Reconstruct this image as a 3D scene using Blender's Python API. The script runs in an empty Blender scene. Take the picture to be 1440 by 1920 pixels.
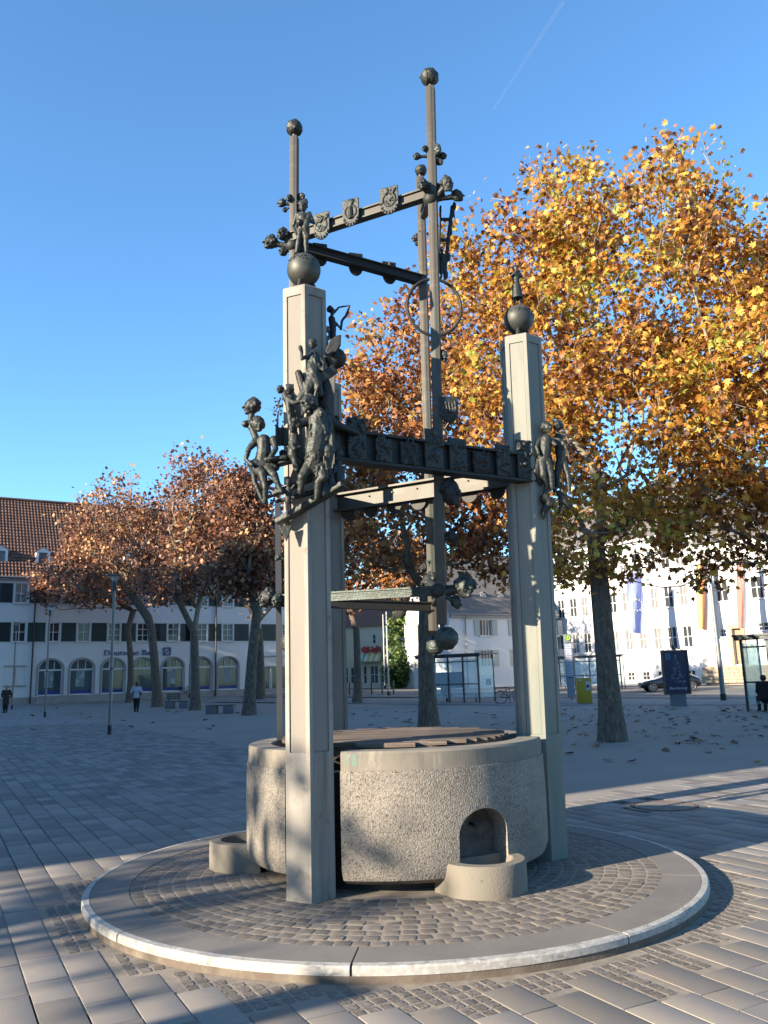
import bpy, bmesh, math, random
import numpy as np
from mathutils import Vector, Matrix, Euler
random.seed(7); rng=np.random.default_rng(7)
S=bpy.context.scene; COL=S.collection
R=math.radians; PI=math.pi
# ---------------------------------------------------------------- camera, light, exposure
FPX=1553.0; HZ=1271.0; ROLL=0.030; CAMH=1.6
PITCH=math.atan((HZ-960)/FPX)
_F=Vector((0,math.cos(PITCH),math.sin(PITCH))); _R0=Vector((1,0,0)); _U0=_R0.cross(_F)
_R=_R0*math.cos(ROLL)-_U0*math.sin(ROLL); _U=_R0*math.sin(ROLL)+_U0*math.cos(ROLL)
CAM=Vector((0,0,CAMH))
cd=bpy.data.cameras.new('camera'); cam=bpy.data.objects.new('camera',cd); COL.objects.link(cam)
cd.sensor_fit='VERTICAL'; cd.sensor_height=24; cd.lens=FPX/1920*24; cd.clip_end=2000; cd.clip_start=.05
M=Matrix.Identity(4)
for i,v in enumerate((_R,_U,-_F)):
    for j in range(3): M[j][i]=v[j]
M.translation=CAM; cam.matrix_world=M; S.camera=cam
SUN_AZ=33.0; SUN_EL=17.6      # direction the light travels in, and how steeply it drops
sd=Vector((math.cos(R(SUN_AZ))*math.cos(R(SUN_EL)),math.sin(R(SUN_AZ))*math.cos(R(SUN_EL)),-math.sin(R(SUN_EL))))
ld=bpy.data.lights.new('sun','SUN'); ld.energy=4.9; ld.angle=R(.5); ld.color=(1,.85,.66)
sun=bpy.data.objects.new('sun',ld); COL.objects.link(sun); sun.rotation_euler=sd.to_track_quat('-Z','Y').to_euler(); sun.location=(-30,-20,20)
W=bpy.data.worlds.new('World'); S.world=W; W.use_nodes=True; nt=W.node_tree; bg=nt.nodes['Background']
sk=nt.nodes.new('ShaderNodeTexSky'); sk.sky_type='NISHITA'; sk.sun_disc=False; sk.sun_elevation=R(SUN_EL)
sk.sun_rotation=math.atan2(-sd.x,-sd.y); sk.altitude=300; sk.air_density=1.0; sk.dust_density=.15; sk.ozone_density=3.0
wbm=nt.nodes.new('ShaderNodeMix'); wbm.data_type='RGBA'; wbm.blend_type='MULTIPLY'; wbm.inputs[0].default_value=1; wbm.inputs[7].default_value=(.96,1.33,1.50,1)   # even white balance of the whole sky
nt.links.new(sk.outputs[0],wbm.inputs[6]); nt.links.new(wbm.outputs[2],bg.inputs[0]); bg.inputs[1].default_value=.070
S.view_settings.view_transform='Standard'; S.view_settings.look='None'; S.view_settings.gamma=1; S.view_settings.use_curve_mapping=False
S.view_settings.exposure=1.82
try: S.cycles.max_bounces=6; S.cycles.transparent_max_bounces=12; S.cycles.use_denoising=True
except Exception: pass
# ---------------------------------------------------------------- measuring helpers
def ray(x,y): return _F+_R*((x-720)/FPX)-_U*((y-960)/FPX)
def px(x,y,Y):
    d=ray(x,y); return CAM+d*(Y/d.y)
def pz(x,y,z):
    d=ray(x,y); return CAM+d*((z-CAMH)/d.z)
def gz(Y): return .014*min(45.,max(0.,Y-45.))
def gp(x,y):
    P=pz(x,y,0)
    if P.y>45:
        d=ray(x,y); k=d.z/d.y   # 1.6+k*Y=.014*(Y-45)
        Y=(CAMH+.014*45)/(.014-k); P=CAM+d*(Y/d.y)
    return P
# ---------------------------------------------------------------- materials
MATS={}
ALB=.80   # overall reflectance level of the place
def mat(name,base=(.5,.5,.5),rough=.8,metal=0,noise=None,bump=None,rand=None,island=None,spec=None,coat=0,obj=True):
    """noise=[(scale,detail,(r,g,b),lo,hi),...] blends colours; bump=(scale,strength,dist); rand=object value jitter"""
    base=tuple(c*ALB for c in base); noise=[(a_,b_,tuple(q*ALB for q in c_),d_,e_) for a_,b_,c_,d_,e_ in (noise or [])]
    m=bpy.data.materials.new(name); m.use_nodes=True; n=m.node_tree; b=n.nodes['Principled BSDF']
    b.inputs['Roughness'].default_value=rough; b.inputs['Metallic'].default_value=metal
    if spec is not None: b.inputs['Specular IOR Level'].default_value=spec
    if coat: b.inputs['Coat Weight'].default_value=coat
    tc=n.nodes.new('ShaderNodeTexCoord'); co=tc.outputs['Object']
    if not obj:
        g=n.nodes.new('ShaderNodeNewGeometry'); co=g.outputs['Position']
    rgb=n.nodes.new('ShaderNodeRGB'); rgb.outputs[0].default_value=(*base,1); cur=rgb.outputs[0]
    for (sc,det,c,lo,hi) in (noise or []):
        t=n.nodes.new('ShaderNodeTexNoise'); 
        if isinstance(sc,tuple):
            mp=n.nodes.new('ShaderNodeMapping'); mp.inputs['Scale'].default_value=sc; n.links.new(co,mp.inputs[0]); n.links.new(mp.outputs[0],t.inputs['Vector']); t.inputs['Scale'].default_value=1
        else:
            n.links.new(co,t.inputs['Vector']); t.inputs['Scale'].default_value=sc
        t.inputs['Detail'].default_value=det; t.inputs['Roughness'].default_value=.6
        mr=n.nodes.new('ShaderNodeMapRange'); mr.inputs[1].default_value=lo; mr.inputs[2].default_value=hi; n.links.new(t.outputs[0],mr.inputs[0])
        mx=n.nodes.new('ShaderNodeMix'); mx.data_type='RGBA'; n.links.new(mr.outputs[0],mx.inputs[0]); n.links.new(cur,mx.inputs[6]); mx.inputs[7].default_value=(*c,1); cur=mx.outputs[2]
    if rand or island:
        if rand: s=n.nodes.new('ShaderNodeObjectInfo').outputs['Random']; a=rand
        else: s=n.nodes.new('ShaderNodeNewGeometry').outputs['Random Per Island']; a=island
        mr=n.nodes.new('ShaderNodeMapRange'); mr.inputs[3].default_value=1-a; mr.inputs[4].default_value=1+a; n.links.new(s,mr.inputs[0])
        h=n.nodes.new('ShaderNodeHueSaturation'); n.links.new(cur,h.inputs['Color']); n.links.new(mr.outputs[0],h.inputs['Value']); cur=h.outputs[0]
    n.links.new(cur,b.inputs['Base Color'])
    if bump:
        sc,st,di=bump
        t=n.nodes.new('ShaderNodeTexNoise'); t.inputs['Scale'].default_value=sc; t.inputs['Detail'].default_value=5; n.links.new(co,t.inputs['Vector'])
        bp=n.nodes.new('ShaderNodeBump'); bp.inputs['Strength'].default_value=st; bp.inputs['Distance'].default_value=di
        n.links.new(t.outputs[0],bp.inputs['Height']); n.links.new(bp.outputs[0],b.inputs['Normal'])
    m['b']=0; MATS[name]=m; return m
def aggregate(name,base,dark):
    m=mat(name,base,.9); base=tuple(c*ALB for c in base); n=m.node_tree; b=n.nodes['Principled BSDF']
    tc=n.nodes.new('ShaderNodeTexCoord').outputs['Object']
    v=n.nodes.new('ShaderNodeTexVoronoi'); v.inputs['Scale'].default_value=100; n.links.new(tc,v.inputs['Vector'])
    rp=n.nodes.new('ShaderNodeValToRGB'); e=rp.color_ramp.elements
    e[0].position=0; e[0].color=(base[0]*.72,base[1]*.7,base[2]*.66,1); e[1].position=1; e[1].color=(min(base[0]*1.28,.8),min(base[1]*1.26,.8),base[2]*1.2,1)
    x=e.new(.5); x.color=(*base,1)
    sp=n.nodes.new('ShaderNodeSeparateColor'); n.links.new(v.outputs['Color'],sp.inputs[0]); n.links.new(sp.outputs[0],rp.inputs[0])
    t=n.nodes.new('ShaderNodeTexNoise'); t.inputs['Scale'].default_value=62; t.inputs['Detail'].default_value=2; n.links.new(tc,t.inputs['Vector'])
    mr=n.nodes.new('ShaderNodeMapRange'); mr.inputs[1].default_value=.63; mr.inputs[2].default_value=.69; n.links.new(t.outputs[0],mr.inputs[0])
    mx=n.nodes.new('ShaderNodeMix'); mx.data_type='RGBA'; n.links.new(mr.outputs[0],mx.inputs[0]); n.links.new(rp.outputs[0],mx.inputs[6]); mx.inputs[7].default_value=(*dark,1)
    t2=n.nodes.new('ShaderNodeTexNoise'); t2.inputs['Scale'].default_value=3.2; t2.inputs['Detail'].default_value=4; n.links.new(tc,t2.inputs['Vector'])
    mr2=n.nodes.new('ShaderNodeMapRange'); mr2.inputs[1].default_value=.3; mr2.inputs[2].default_value=.75; mr2.inputs[3].default_value=.8; mr2.inputs[4].default_value=1.15; n.links.new(t2.outputs[0],mr2.inputs[0])
    h=n.nodes.new('ShaderNodeHueSaturation'); n.links.new(mx.outputs[2],h.inputs['Color']); n.links.new(mr2.outputs[0],h.inputs['Value'])
    # verdigris run-off just right of the first pillar
    ps=n.nodes.new('ShaderNodeSeparateXYZ'); n.links.new(tc,ps.inputs[0])
    n.links.new(h.outputs[0],b.inputs['Base Color'])
    sub=n.nodes.new('ShaderNodeMath'); sub.operation='SUBTRACT'; n.links.new(v.outputs['Distance'],sub.inputs[1]); sub.inputs[0].default_value=1
    ad=n.nodes.new('ShaderNodeMath'); ad.operation='SUBTRACT'; n.links.new(sub.outputs[0],ad.inputs[0]); n.links.new(mr.outputs[0],ad.inputs[1])
    bp=n.nodes.new('ShaderNodeBump'); bp.inputs['Strength'].default_value=.7; bp.inputs['Distance'].default_value=.0045; n.links.new(ad.outputs[0],bp.inputs['Height']); n.links.new(bp.outputs[0],b.inputs['Normal'])
    return m
def leafmat(name,stops,trans=.35,big=.35):
    m=bpy.data.materials.new(name); m.use_nodes=True; n=m.node_tree; b=n.nodes['Principled BSDF']; out=n.nodes['Material Output']
    g=n.nodes.new('ShaderNodeNewGeometry'); t=n.nodes.new('ShaderNodeTexNoise'); t.inputs['Scale'].default_value=big; t.inputs['Detail'].default_value=2
    n.links.new(g.outputs['Position'],t.inputs['Vector'])
    mr=n.nodes.new('ShaderNodeMapRange'); mr.inputs[1].default_value=.35; mr.inputs[2].default_value=.65; mr.inputs[3].default_value=-.22; mr.inputs[4].default_value=.22; n.links.new(t.outputs[0],mr.inputs[0])
    ad=n.nodes.new('ShaderNodeMath'); ad.operation='ADD'; n.links.new(g.outputs['Random Per Island'],ad.inputs[0]); n.links.new(mr.outputs[0],ad.inputs[1])
    rp=n.nodes.new('ShaderNodeValToRGB'); e=rp.color_ramp.elements
    while len(e)<len(stops): e.new(.5)
    for i,(p,c) in enumerate(stops): e[i].position=p; e[i].color=(*c,1)
    n.links.new(ad.outputs[0],rp.inputs[0]); n.links.new(rp.outputs[0],b.inputs['Base Color']); b.inputs['Roughness'].default_value=.55
    tr=n.nodes.new('ShaderNodeBsdfTranslucent'); n.links.new(rp.outputs[0],tr.inputs[0]); ms=n.nodes.new('ShaderNodeMixShader'); ms.inputs[0].default_value=trans
    n.links.new(b.outputs[0],ms.inputs[1]); n.links.new(tr.outputs[0],ms.inputs[2]); n.links.new(ms.outputs[0],out.inputs[0]); return m
def glass(name,tint=(.02,.03,.035),rough=.04):
    m=bpy.data.materials.new(name); m.use_nodes=True; b=m.node_tree.nodes['Principled BSDF']; b.inputs['Base Color'].default_value=(*tint,1)
    b.inputs['Roughness'].default_value=rough; b.inputs['Specular IOR Level'].default_value=.5; return m
def clearglass(name,tint=(.85,.92,.92),a=.75):
    m=bpy.data.materials.new(name); m.use_nodes=True; n=m.node_tree; b=n.nodes['Principled BSDF']; b.inputs['Base Color'].default_value=(*tint,1); b.inputs['Roughness'].default_value=.05
    t=n.nodes.new('ShaderNodeBsdfTransparent'); t.inputs[0].default_value=(*tint,1); ms=n.nodes.new('ShaderNodeMixShader'); ms.inputs[0].default_value=a
    n.links.new(b.outputs[0],ms.inputs[1]); n.links.new(t.outputs[0],ms.inputs[2]); n.links.new(ms.outputs[0],n.nodes['Material Output'].inputs[0]); return m
# ---------------------------------------------------------------- mesh building helpers
ORG={}
def tag(o,label=None,cat=None,group=None,kind=None):
    if label: o['label']=label
    if cat: o['category']=cat
    if group: o['group']=group
    if kind: o['kind']=kind
    return o
def thing(name,label,cat,loc=(0,0,0),rz=0,group=None):
    o=bpy.data.objects.new(name,None); COL.objects.link(o); o.location=loc; o.rotation_euler=(0,0,rz); o.empty_display_size=.2
    ORG[o.name]=Vector(loc) if rz==0 else Vector((0,0,0)); tag(o,label,cat,group); return o
def org(p): return ORG.get(p.name,Vector((0,0,0))) if p else Vector((0,0,0))
def link(name,me,parent=None,loc=None,rot=None):
    o=bpy.data.objects.new(name,me); COL.objects.link(o)
    if parent: o.parent=parent; ORG[o.name]=org(parent)
    if loc is not None: o.location=loc
    if rot is not None: o.rotation_euler=rot
    return o
class MB:
    def __init__(s): s.v=[]; s.f=[]
    def add(s,vs,fs):
        k=len(s.v); s.v+= [tuple(v) for v in vs]; s.f+= [tuple(i+k for i in f) for f in fs]; return s
    def box(s,c,d,rot=None):
        c=Vector(c); h=Vector(d)/2; vs=[]
        for z in (-1,1):
            for x,y in ((-1,-1),(1,-1),(1,1),(-1,1)):
                p=Vector((x*h.x,y*h.y,z*h.z)); p=(rot@p) if rot else p; vs.append(c+p)
        return s.add(vs,[(3,2,1,0),(4,5,6,7),(0,1,5,4),(1,2,6,5),(2,3,7,6),(3,0,4,7)])
    def bb(s,x0,x1,y0,y1,z0,z1): return s.box(((x0+x1)/2,(y0+y1)/2,(z0+z1)/2),(x1-x0,y1-y0,z1-z0))
    def bar(s,p,q,w,h,up=(0,0,1)):
        p=Vector(p);q=Vector(q);d=(q-p); L=d.length; d.normalize(); u=Vector(up)
        if abs(d.dot(u))>.98: u=Vector((1,0,0))
        a=d.cross(u).normalized(); b=a.cross(d)
        m=Matrix((d,a,b)).transposed(); return s.box((p+q)/2,(L,w,h),m)
    def prism(s,poly,z0,z1):
        n=len(poly); vs=[(x,y,z0) for x,y in poly]+[(x,y,z1) for x,y in poly]
        return s.add(vs,[tuple(range(n))[::-1],tuple(range(n,2*n))]+[(i,(i+1)%n,n+(i+1)%n,n+i) for i in range(n)])
    def plate(s,poly,o,u,w,t):
        """polygon poly (a,b) in plane o+a*u+b*w, thickness t along normal"""
        o=Vector(o);u=Vector(u).normalized();w=Vector(w).normalized();nn=u.cross(w); n=len(poly)
        vs=[o+u*a+w*b-nn*t/2 for a,b in poly]+[o+u*a+w*b+nn*t/2 for a,b in poly]
        return s.add(vs,[tuple(range(n))[::-1],tuple(range(n,2*n))]+[(i,(i+1)%n,n+(i+1)%n,n+i) for i in range(n)])
    def tube(s,pts,rad,n=8,cap=True):
        pts=[Vector(p) for p in pts]; k=len(pts)
        if not hasattr(rad,'__len__'): rad=[rad]*k
        rings=[]; a=None
        for i,p in enumerate(pts):
            d=(pts[min(i+1,k-1)]-pts[max(i-1,0)])
            if d.length<1e-9: d=Vector((0,0,1))
            d.normalize()
            if a is None: a=d.orthogonal().normalized()
            else:
                a=(a-d*a.dot(d)); a=a.normalized() if a.length>1e-6 else d.orthogonal().normalized()
            b=d.cross(a); rings.append([p+(a*math.cos(2*PI*j/n)+b*math.sin(2*PI*j/n))*rad[i] for j in range(n)])
        fs=[(i*n+j,i*n+(j+1)%n,(i+1)*n+(j+1)%n,(i+1)*n+j) for i in range(k-1) for j in range(n)]
        if cap: fs+=[tuple(range(n))[::-1],tuple(range((k-1)*n,k*n))]
        return s.add([v for r in rings for v in r],fs)
    def sphere(s,c,r,n=16,m=10,rot=None):
        c=Vector(c); r=Vector((r,r,r)) if not hasattr(r,'__len__') else Vector(r); vs=[]
        def P(t,f):
            p=Vector((r.x*math.sin(t)*math.cos(f),r.y*math.sin(t)*math.sin(f),r.z*math.cos(t))); return c+((rot@p) if rot else p)
        vs=[P(0,0)]+[P(PI*i/m,2*PI*j/n) for i in range(1,m) for j in range(n)]+[P(PI,0)]
        fs=[(0,1+j,1+(j+1)%n) for j in range(n)]+[(1+i*n+j,1+(i+1)*n+j,1+(i+1)*n+(j+1)%n,1+i*n+(j+1)%n) for i in range(m-2) for j in range(n)]
        L=len(vs)-1; fs+=[(L,1+(m-2)*n+(j+1)%n,1+(m-2)*n+j) for j in range(n)]
        return s.add(vs,fs)
    def lathe(s,c,prof,a0=0,a1=2*PI,n=48):
        """closed (r,z) profile swept round c"""
        full=abs(a1-a0-2*PI)<1e-6; k=len(prof); N=n if full else n+1; vs=[]
        for i in range(N):
            a=a0+(a1-a0)*i/n; vs+=[(c[0]+r*math.cos(a),c[1]+r*math.sin(a),z) for r,z in prof]
        fs=[(i*k+j,((i+1)%N)*k+j,((i+1)%N)*k+(j+1)%k,i*k+(j+1)%k) for i in range(n) for j in range(k)]
        if not full: fs+=[tuple(range(k)),tuple(range((N-1)*k,N*k))[::-1]]
        return s.add(vs,fs)
    def mesh(s,name,m,smooth=False,off=Vector((0,0,0)),bevel=0,angle=40):
        me=bpy.data.meshes.new(name); off=tuple(off)
        me.from_pydata([(a-off[0],b-off[1],c-off[2]) for a,b,c in s.v],[],s.f); me.materials.append(m)
        if bevel:
            bm=bmesh.new(); bm.from_mesh(me); bmesh.ops.recalc_face_normals(bm,faces=bm.faces)
            es=[e for e in bm.edges if len(e.link_faces)==2 and e.calc_face_angle(0)>R(30)]
            bmesh.ops.bevel(bm,geom=es,offset=bevel,segments=2,affect='EDGES',profile=.6,clamp_overlap=True); bm.to_mesh(me); bm.free()
        else:
            bm=bmesh.new(); bm.from_mesh(me); bmesh.ops.recalc_face_normals(bm,faces=bm.faces); bm.to_mesh(me); bm.free()
        if smooth or bevel:
            me.shade_smooth()
            try: me.set_sharp_from_angle(angle=R(angle))
            except Exception: pass
        return me
    def obj(s,name,m,parent=None,**k):
        me=s.mesh(name,m,off=org(parent),**k); return link(name,me,parent)
def struct(name,mb,m,parent=None,**k):
    o=mb.obj(name,m,parent,**k)
    if not parent: o['kind']='structure'
    return o
def copytree(o,parent=None):
    c=o.copy(); COL.objects.link(c); c.parent=parent
    for ch in o.children: copytree(ch,c)
    return c
TEX=bpy.data.textures.new('cast_noise','CLOUDS'); TEX.noise_scale=.022; TEX.noise_depth=4
TEX2=bpy.data.textures.new('fold_noise','CLOUDS'); TEX2.noise_scale=.12; TEX2.noise_depth=2
def cast(name,mb,m,parent=None,vox=.008,disp=.006,tex=None,smooth=True,world=True):
    """fuse overlapping shapes into one continuous, slightly rough surface"""
    me=mb.mesh(name,m,off=org(parent) if world else Vector((0,0,0))); o=bpy.data.objects.new('tmp',me); COL.objects.link(o)
    md=o.modifiers.new('r','REMESH'); md.mode='VOXEL'; md.voxel_size=vox; md.use_smooth_shade=True
    sm=o.modifiers.new('s','SMOOTH'); sm.factor=.5; sm.iterations=2
    if disp:
        dp=o.modifiers.new('d','DISPLACE'); dp.texture=tex or TEX; dp.strength=disp*2; dp.mid_level=.5; dp.texture_coords='LOCAL'
    dg=bpy.context.evaluated_depsgraph_get(); me2=bpy.data.meshes.new_from_object(o.evaluated_get(dg)); me2.name=name
    bpy.data.objects.remove(o); me2.materials.clear(); me2.materials.append(m); me2.shade_smooth()
    return link(name,me2,parent)
def human(H=1.0,pose={},fat=1.0,head=1.0,skirt=False,hair=0,parts=None):
    """MB of a figure standing at the origin, facing -Y, H tall; pose overrides joints (fractions of H)"""
    J=dict(pelvis=(0,0,.52),belly=(0,0,.61),chest=(0,0,.72),neck=(0,0,.83),head=(0,-.01,.925),
      sl=(-.11,0,.80),sr=(.11,0,.80),el=(-.14,.01,.64),er=(.14,.01,.64),hl=(-.15,-.03,.50),hr=(.15,-.03,.50),
      pl=(-.055,0,.50),pr=(.055,0,.50),kl=(-.06,-.01,.28),kr=(.06,-.01,.28),al=(-.06,.01,.045),ar=(.06,.01,.045),tl=(-.068,-.075,.02),tr=(.068,-.075,.02))
    J.update(pose); J={k:Vector(v)*H for k,v in J.items()}; f=fat*H; mb=MB()
    want=lambda p: parts is None or p in parts
    def limb(a,b,r0,r1):
        A,B=J[a],J[b]; mid=(A+B)/2; mb.tube([A,A.lerp(B,.35),mid.lerp(B,.3),B],[r0*f,r0*f*1.02,(r0+r1)/2*f,r1*f],10); mb.sphere(A,r0*f,10,7); mb.sphere(B,r1*f,10,7)
    if want('torso'):
        mb.tube([J['pelvis']-Vector((0,0,.03*H)),J['belly'],J['chest'],J['neck']-Vector((0,0,.03*H))],[.078*f,.073*f,.092*f,.055*f],12)
        mb.sphere(J['chest'],(.105*f,.065*f,.09*f),12,8); mb.sphere(J['pelvis'],(.088*f,.07*f,.07*f),12,8)
        mb.sphere(J['sl'],.04*f,10,7); mb.sphere(J['sr'],.04*f,10,7); limb('chest','sl',.05,.04); limb('chest','sr',.05,.04)
    if want('head'):
        limb('neck','head',.032,.03); hd=J['head']; r=.062*H*head
        mb.sphere(hd+Vector((0,0,.008*H)),(r*.82,r*.95,r*1.05),14,10); mb.sphere(hd+Vector((0,-r*.35,-r*.65)),(r*.5,r*.5,r*.5),10,8)
        mb.tube([hd+Vector((0,-r*.9,r*.1)),hd+Vector((0,-r*1.2,-r*.25))],[r*.1,r*.2],8)
        for sx in (-1,1): mb.sphere(hd+Vector((sx*r*.82,0,-.1*r)),(r*.12,r*.2,r*.28),8,6); mb.sphere(hd+Vector((sx*r*.33,-r*.86,r*.12)),r*.13,8,6)
        mb.sphere(hd+Vector((0,-r*.85,-r*.55)),(r*.28,r*.15,r*.09),8,6)
        if hair:
            for i in range(int(18*hair)):
                a=rng.uniform(0,2*PI); t=rng.uniform(0,1.5); d=Vector((math.sin(t)*math.cos(a)*.85,abs(math.sin(t)*math.sin(a)),math.cos(t)))
                mb.sphere(hd+d*r*1.0+Vector((0,0,.01*H)),r*rng.uniform(.2,.34),8,6)
    if want('arms'):
        for s in 'lr':
            limb('s'+s,'e'+s,.034,.026); limb('e'+s,'h'+s,.026,.017); h=J['h'+s]; d=(h-J['e'+s]).normalized(); a=d.orthogonal().normalized(); b=d.cross(a)
            mb.sphere(h+d*.02*H,(.02*f,.02*f,.02*f),8,6)
            for q in range(4): o=a*(q-1.5)*.010*H; mb.tube([h+d*.03*H+o,h+d*.055*H+o*1.2,h+d*(.072-.004*abs(q-1.5))*H+o*1.2+b*.008*H],[.006*H,.0055*H,.004*H],6)
            mb.tube([h+a*.012*H,h+a*.03*H+d*.03*H],[.006*H,.005*H],6)
    if want('legs'):
        for s in 'lr': limb('p'+s,'k'+s,.056,.04); limb('k'+s,'a'+s,.042,.024); limb('a'+s,'t'+s,.028,.02)
    if skirt and want('skirt'): mb.tube([J['pelvis']+Vector((0,0,.05*H)),J['pelvis'],(J['kl']+J['kr'])/2,(J['kl']+J['kr'])/2-Vector((0,0,.1*H))],[.08*f,.1*f,.12*f,.14*f],14)
    return mb
def place(mb,loc,rz=0,rx=0,sc=1):
    m=Matrix.Translation(loc)@Euler((rx,0,rz)).to_matrix().to_4x4()@Matrix.Scale(sc,4); mb.v=[tuple(m@Vector(v)) for v in mb.v]; return mb
def headmb(c,r,az,tilt=0,beard=False,hair=.6,long=1.0,neck=None):
    """a head at c (radius r) looking towards azimuth az; optional neck tube to a point"""
    q=Matrix.Rotation(R(az)+PI/2,4,'Z')@Matrix.Rotation(R(tilt),4,'X'); mb=MB(); T=lambda x,y,z:Vector((x,y,z))*r
    mb.sphere(T(0,.05,.1),(r*.8,r*.95,r*1.0*long),16,12); mb.sphere(T(0,-.35,-.55),(r*.5,r*.48,r*.5),12,8)
    mb.tube([T(0,-.88,.12),T(0,-1.0,-.05),T(0,-1.2,-.25)],[r*.1,r*.13,r*.19],8)
    for s in (-1,1):
        mb.sphere(T(s*.32,-.85,.2),(r*.24,r*.12,r*.09),8,6); mb.sphere(T(s*.3,-.84,.03),r*.12,8,6); mb.sphere(T(s*.8,0,-.05),(r*.12,r*.2,r*.3),8,6); mb.sphere(T(s*.38,-.62,-.3),r*.25,8,6)
    mb.sphere(T(0,-.86,-.45),(r*.27,r*.14,r*.07),8,6); mb.sphere(T(0,-.84,-.56),(r*.22,r*.14,r*.08),8,6); mb.sphere(T(0,-.72,-.85),(r*.26,r*.22,r*.2),8,6)
    if beard:
        for i in range(22): a=rng.uniform(-1.1,1.1); mb.sphere(T(math.sin(a)*.6,-.75*math.cos(a)*.9,-.6-rng.uniform(0,.75)),r*rng.uniform(.14,.26),8,6)
    for i in range(int(45*hair)):
        a=rng.uniform(-.2,PI+.2); t=rng.uniform(0,1.9); d=Vector((math.sin(t)*math.cos(a)*.85,math.sin(t)*math.sin(a)*1.0,math.cos(t)*1.0*long)); mb.sphere(d*r+T(0,.05,.1),r*rng.uniform(.14,.3),8,6)
    mb.v=[tuple((q@Vector(v).to_4d()).to_3d()+Vector(c)) for v in mb.v]
    if neck is not None:
        c=Vector(c); nk=Vector(neck); mb.tube([c,c.lerp(nk,.5),nk],[r*.5,r*.42,r*.5],10)
    return mb
# ---------------------------------------------------------------- material set
conc=mat('pillar_concrete',(.31,.288,.25),.85,noise=[((2.2,2.2,.5),4,(.17,.16,.135),.42,.74),((1.2,1.2,5.5),3,(.34,.31,.25),.5,.75),(9,5,(.13,.12,.10),.58,.78),((14,14,.4),4,(.17,.155,.125),.50,.70)],bump=(60,.25,.004))
conc2=mat('pillar_concrete_green',(.265,.255,.215),.85,noise=[((2.5,2.5,.45),4,(.15,.185,.16),.46,.72),(8,5,(.20,.20,.17),.58,.78),((14,14,.45),4,(.20,.21,.18),.52,.76)],bump=(60,.25,.004))
panelm=mat('panel_concrete',(.25,.225,.19),.9,noise=[((3,3,.6),5,(.20,.185,.165),.4,.75),((13,13,.5),4,(.20,.185,.16),.55,.75)],bump=(90,.35,.004))
rimm=mat('rim_concrete',(.225,.198,.158),.85,noise=[(3.5,5,(.17,.16,.13),.42,.68),((9,9,1.2),4,(.13,.12,.10),.55,.75),((7,7,2.5),4,(.36,.32,.26),.6,.78)],bump=(70,.3,.004))
aggr=aggregate('exposed_aggregate_concrete',(.255,.23,.195),(.075,.065,.055))
verd=mat('verdigris_stain',(.15,.215,.175),.85,noise=[((26,26,4),5,(.28,.262,.22),.42,.58)],bump=(60,.2,.003))
trough=mat('trough_concrete',(.185,.162,.128),.9,noise=[(4,5,(.18,.165,.13),.45,.7),(22,4,(.10,.09,.08),.66,.72)],bump=(60,.5,.006))
dark=mat('shadowed_base',(.05,.048,.045),.95)
nichem=mat('niche_plaster',(.17,.155,.13),.9,noise=[(5,5,(.06,.056,.05),.4,.65)],bump=(40,.3,.004))
stonem=mat('cobble_stone',(.165,.142,.118),.82,noise=[(16,5,(.10,.088,.075),.45,.7),(40,4,(.22,.195,.165),.6,.75)],bump=(45,.6,.008),rand=.24)
stoneS=mat('cobble_stone_field',(.165,.142,.118),.82,noise=[(16,5,(.10,.088,.075),.45,.7),(40,4,(.22,.195,.165),.6,.75)],bump=(45,.6,.008),island=.24)
mortar=mat('joint_sand',(.28,.24,.19),.95,noise=[(12,5,(.18,.155,.12),.4,.7)],bump=(120,.4,.004))
ringm=mat('platform_slab',(.185,.168,.145),.85,noise=[(3,5,(.14,.13,.115),.4,.7),(50,3,(.22,.205,.18),.55,.8)],bump=(90,.25,.003),rand=.05)
white=mat('worn_white_paint',(.37,.355,.32),.75,noise=[((9,9,30),5,(.20,.185,.16),.54,.68),(30,3,(.50,.49,.455),.5,.7)],bump=(60,.25,.003))
brownb=mat('kerb_side',(.13,.10,.075),.9,noise=[(8,5,(.20,.165,.125),.45,.7)],bump=(50,.4,.005))
slabm=mat('paving_slab',(.225,.198,.166),.8,noise=[(3,4,(.18,.172,.165),.4,.7),(120,2,(.26,.232,.198),.5,.8),(6,2,(.14,.132,.128),.71,.76)],bump=(160,.2,.002),rand=.26)
slabS=mat('paving_slab_field',(.20,.18,.158),.8,noise=[(1.2,4,(.175,.17,.165),.4,.7),(120,2,(.26,.25,.235),.5,.8)],bump=(160,.2,.002),island=.34,obj=False)
bed=mat('joint_bed',(.085,.075,.062),.95)
sandm=mat('compacted_gravel',(.27,.245,.21),.95,noise=[(.35,5,(.225,.205,.18),.4,.7),(60,3,(.20,.18,.155),.5,.75)],bump=(70,.35,.004),obj=False)
asphalt=mat('asphalt',(.12,.112,.105),.9,noise=[(.6,5,(.16,.145,.13),.4,.7)],bump=(80,.3,.004),obj=False)
kerbm=mat('pale_kerb',(.52,.50,.47),.85,noise=[(2,4,(.40,.385,.36),.4,.7)],obj=False)
woodm=mat('weathered_wood',(.13,.098,.075),.8,noise=[((2,26,26),5,(.085,.068,.056),.4,.65),((3,60,60),4,(.27,.215,.17),.55,.8)],bump=(30,.4,.006),rand=.25)
brz=mat('cast_bronze',(.032,.036,.031),.55,.35,noise=[(9,5,(.07,.095,.08),.58,.76),(30,4,(.028,.032,.028),.5,.72)],bump=(55,.5,.006))
brzp=mat('bronze_post',(.066,.058,.047),.55,.3,noise=[((7,7,1.5),4,(.07,.08,.064),.45,.7),((3,3,10),3,(.125,.11,.09),.55,.8)],bump=(40,.12,.003))
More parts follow.
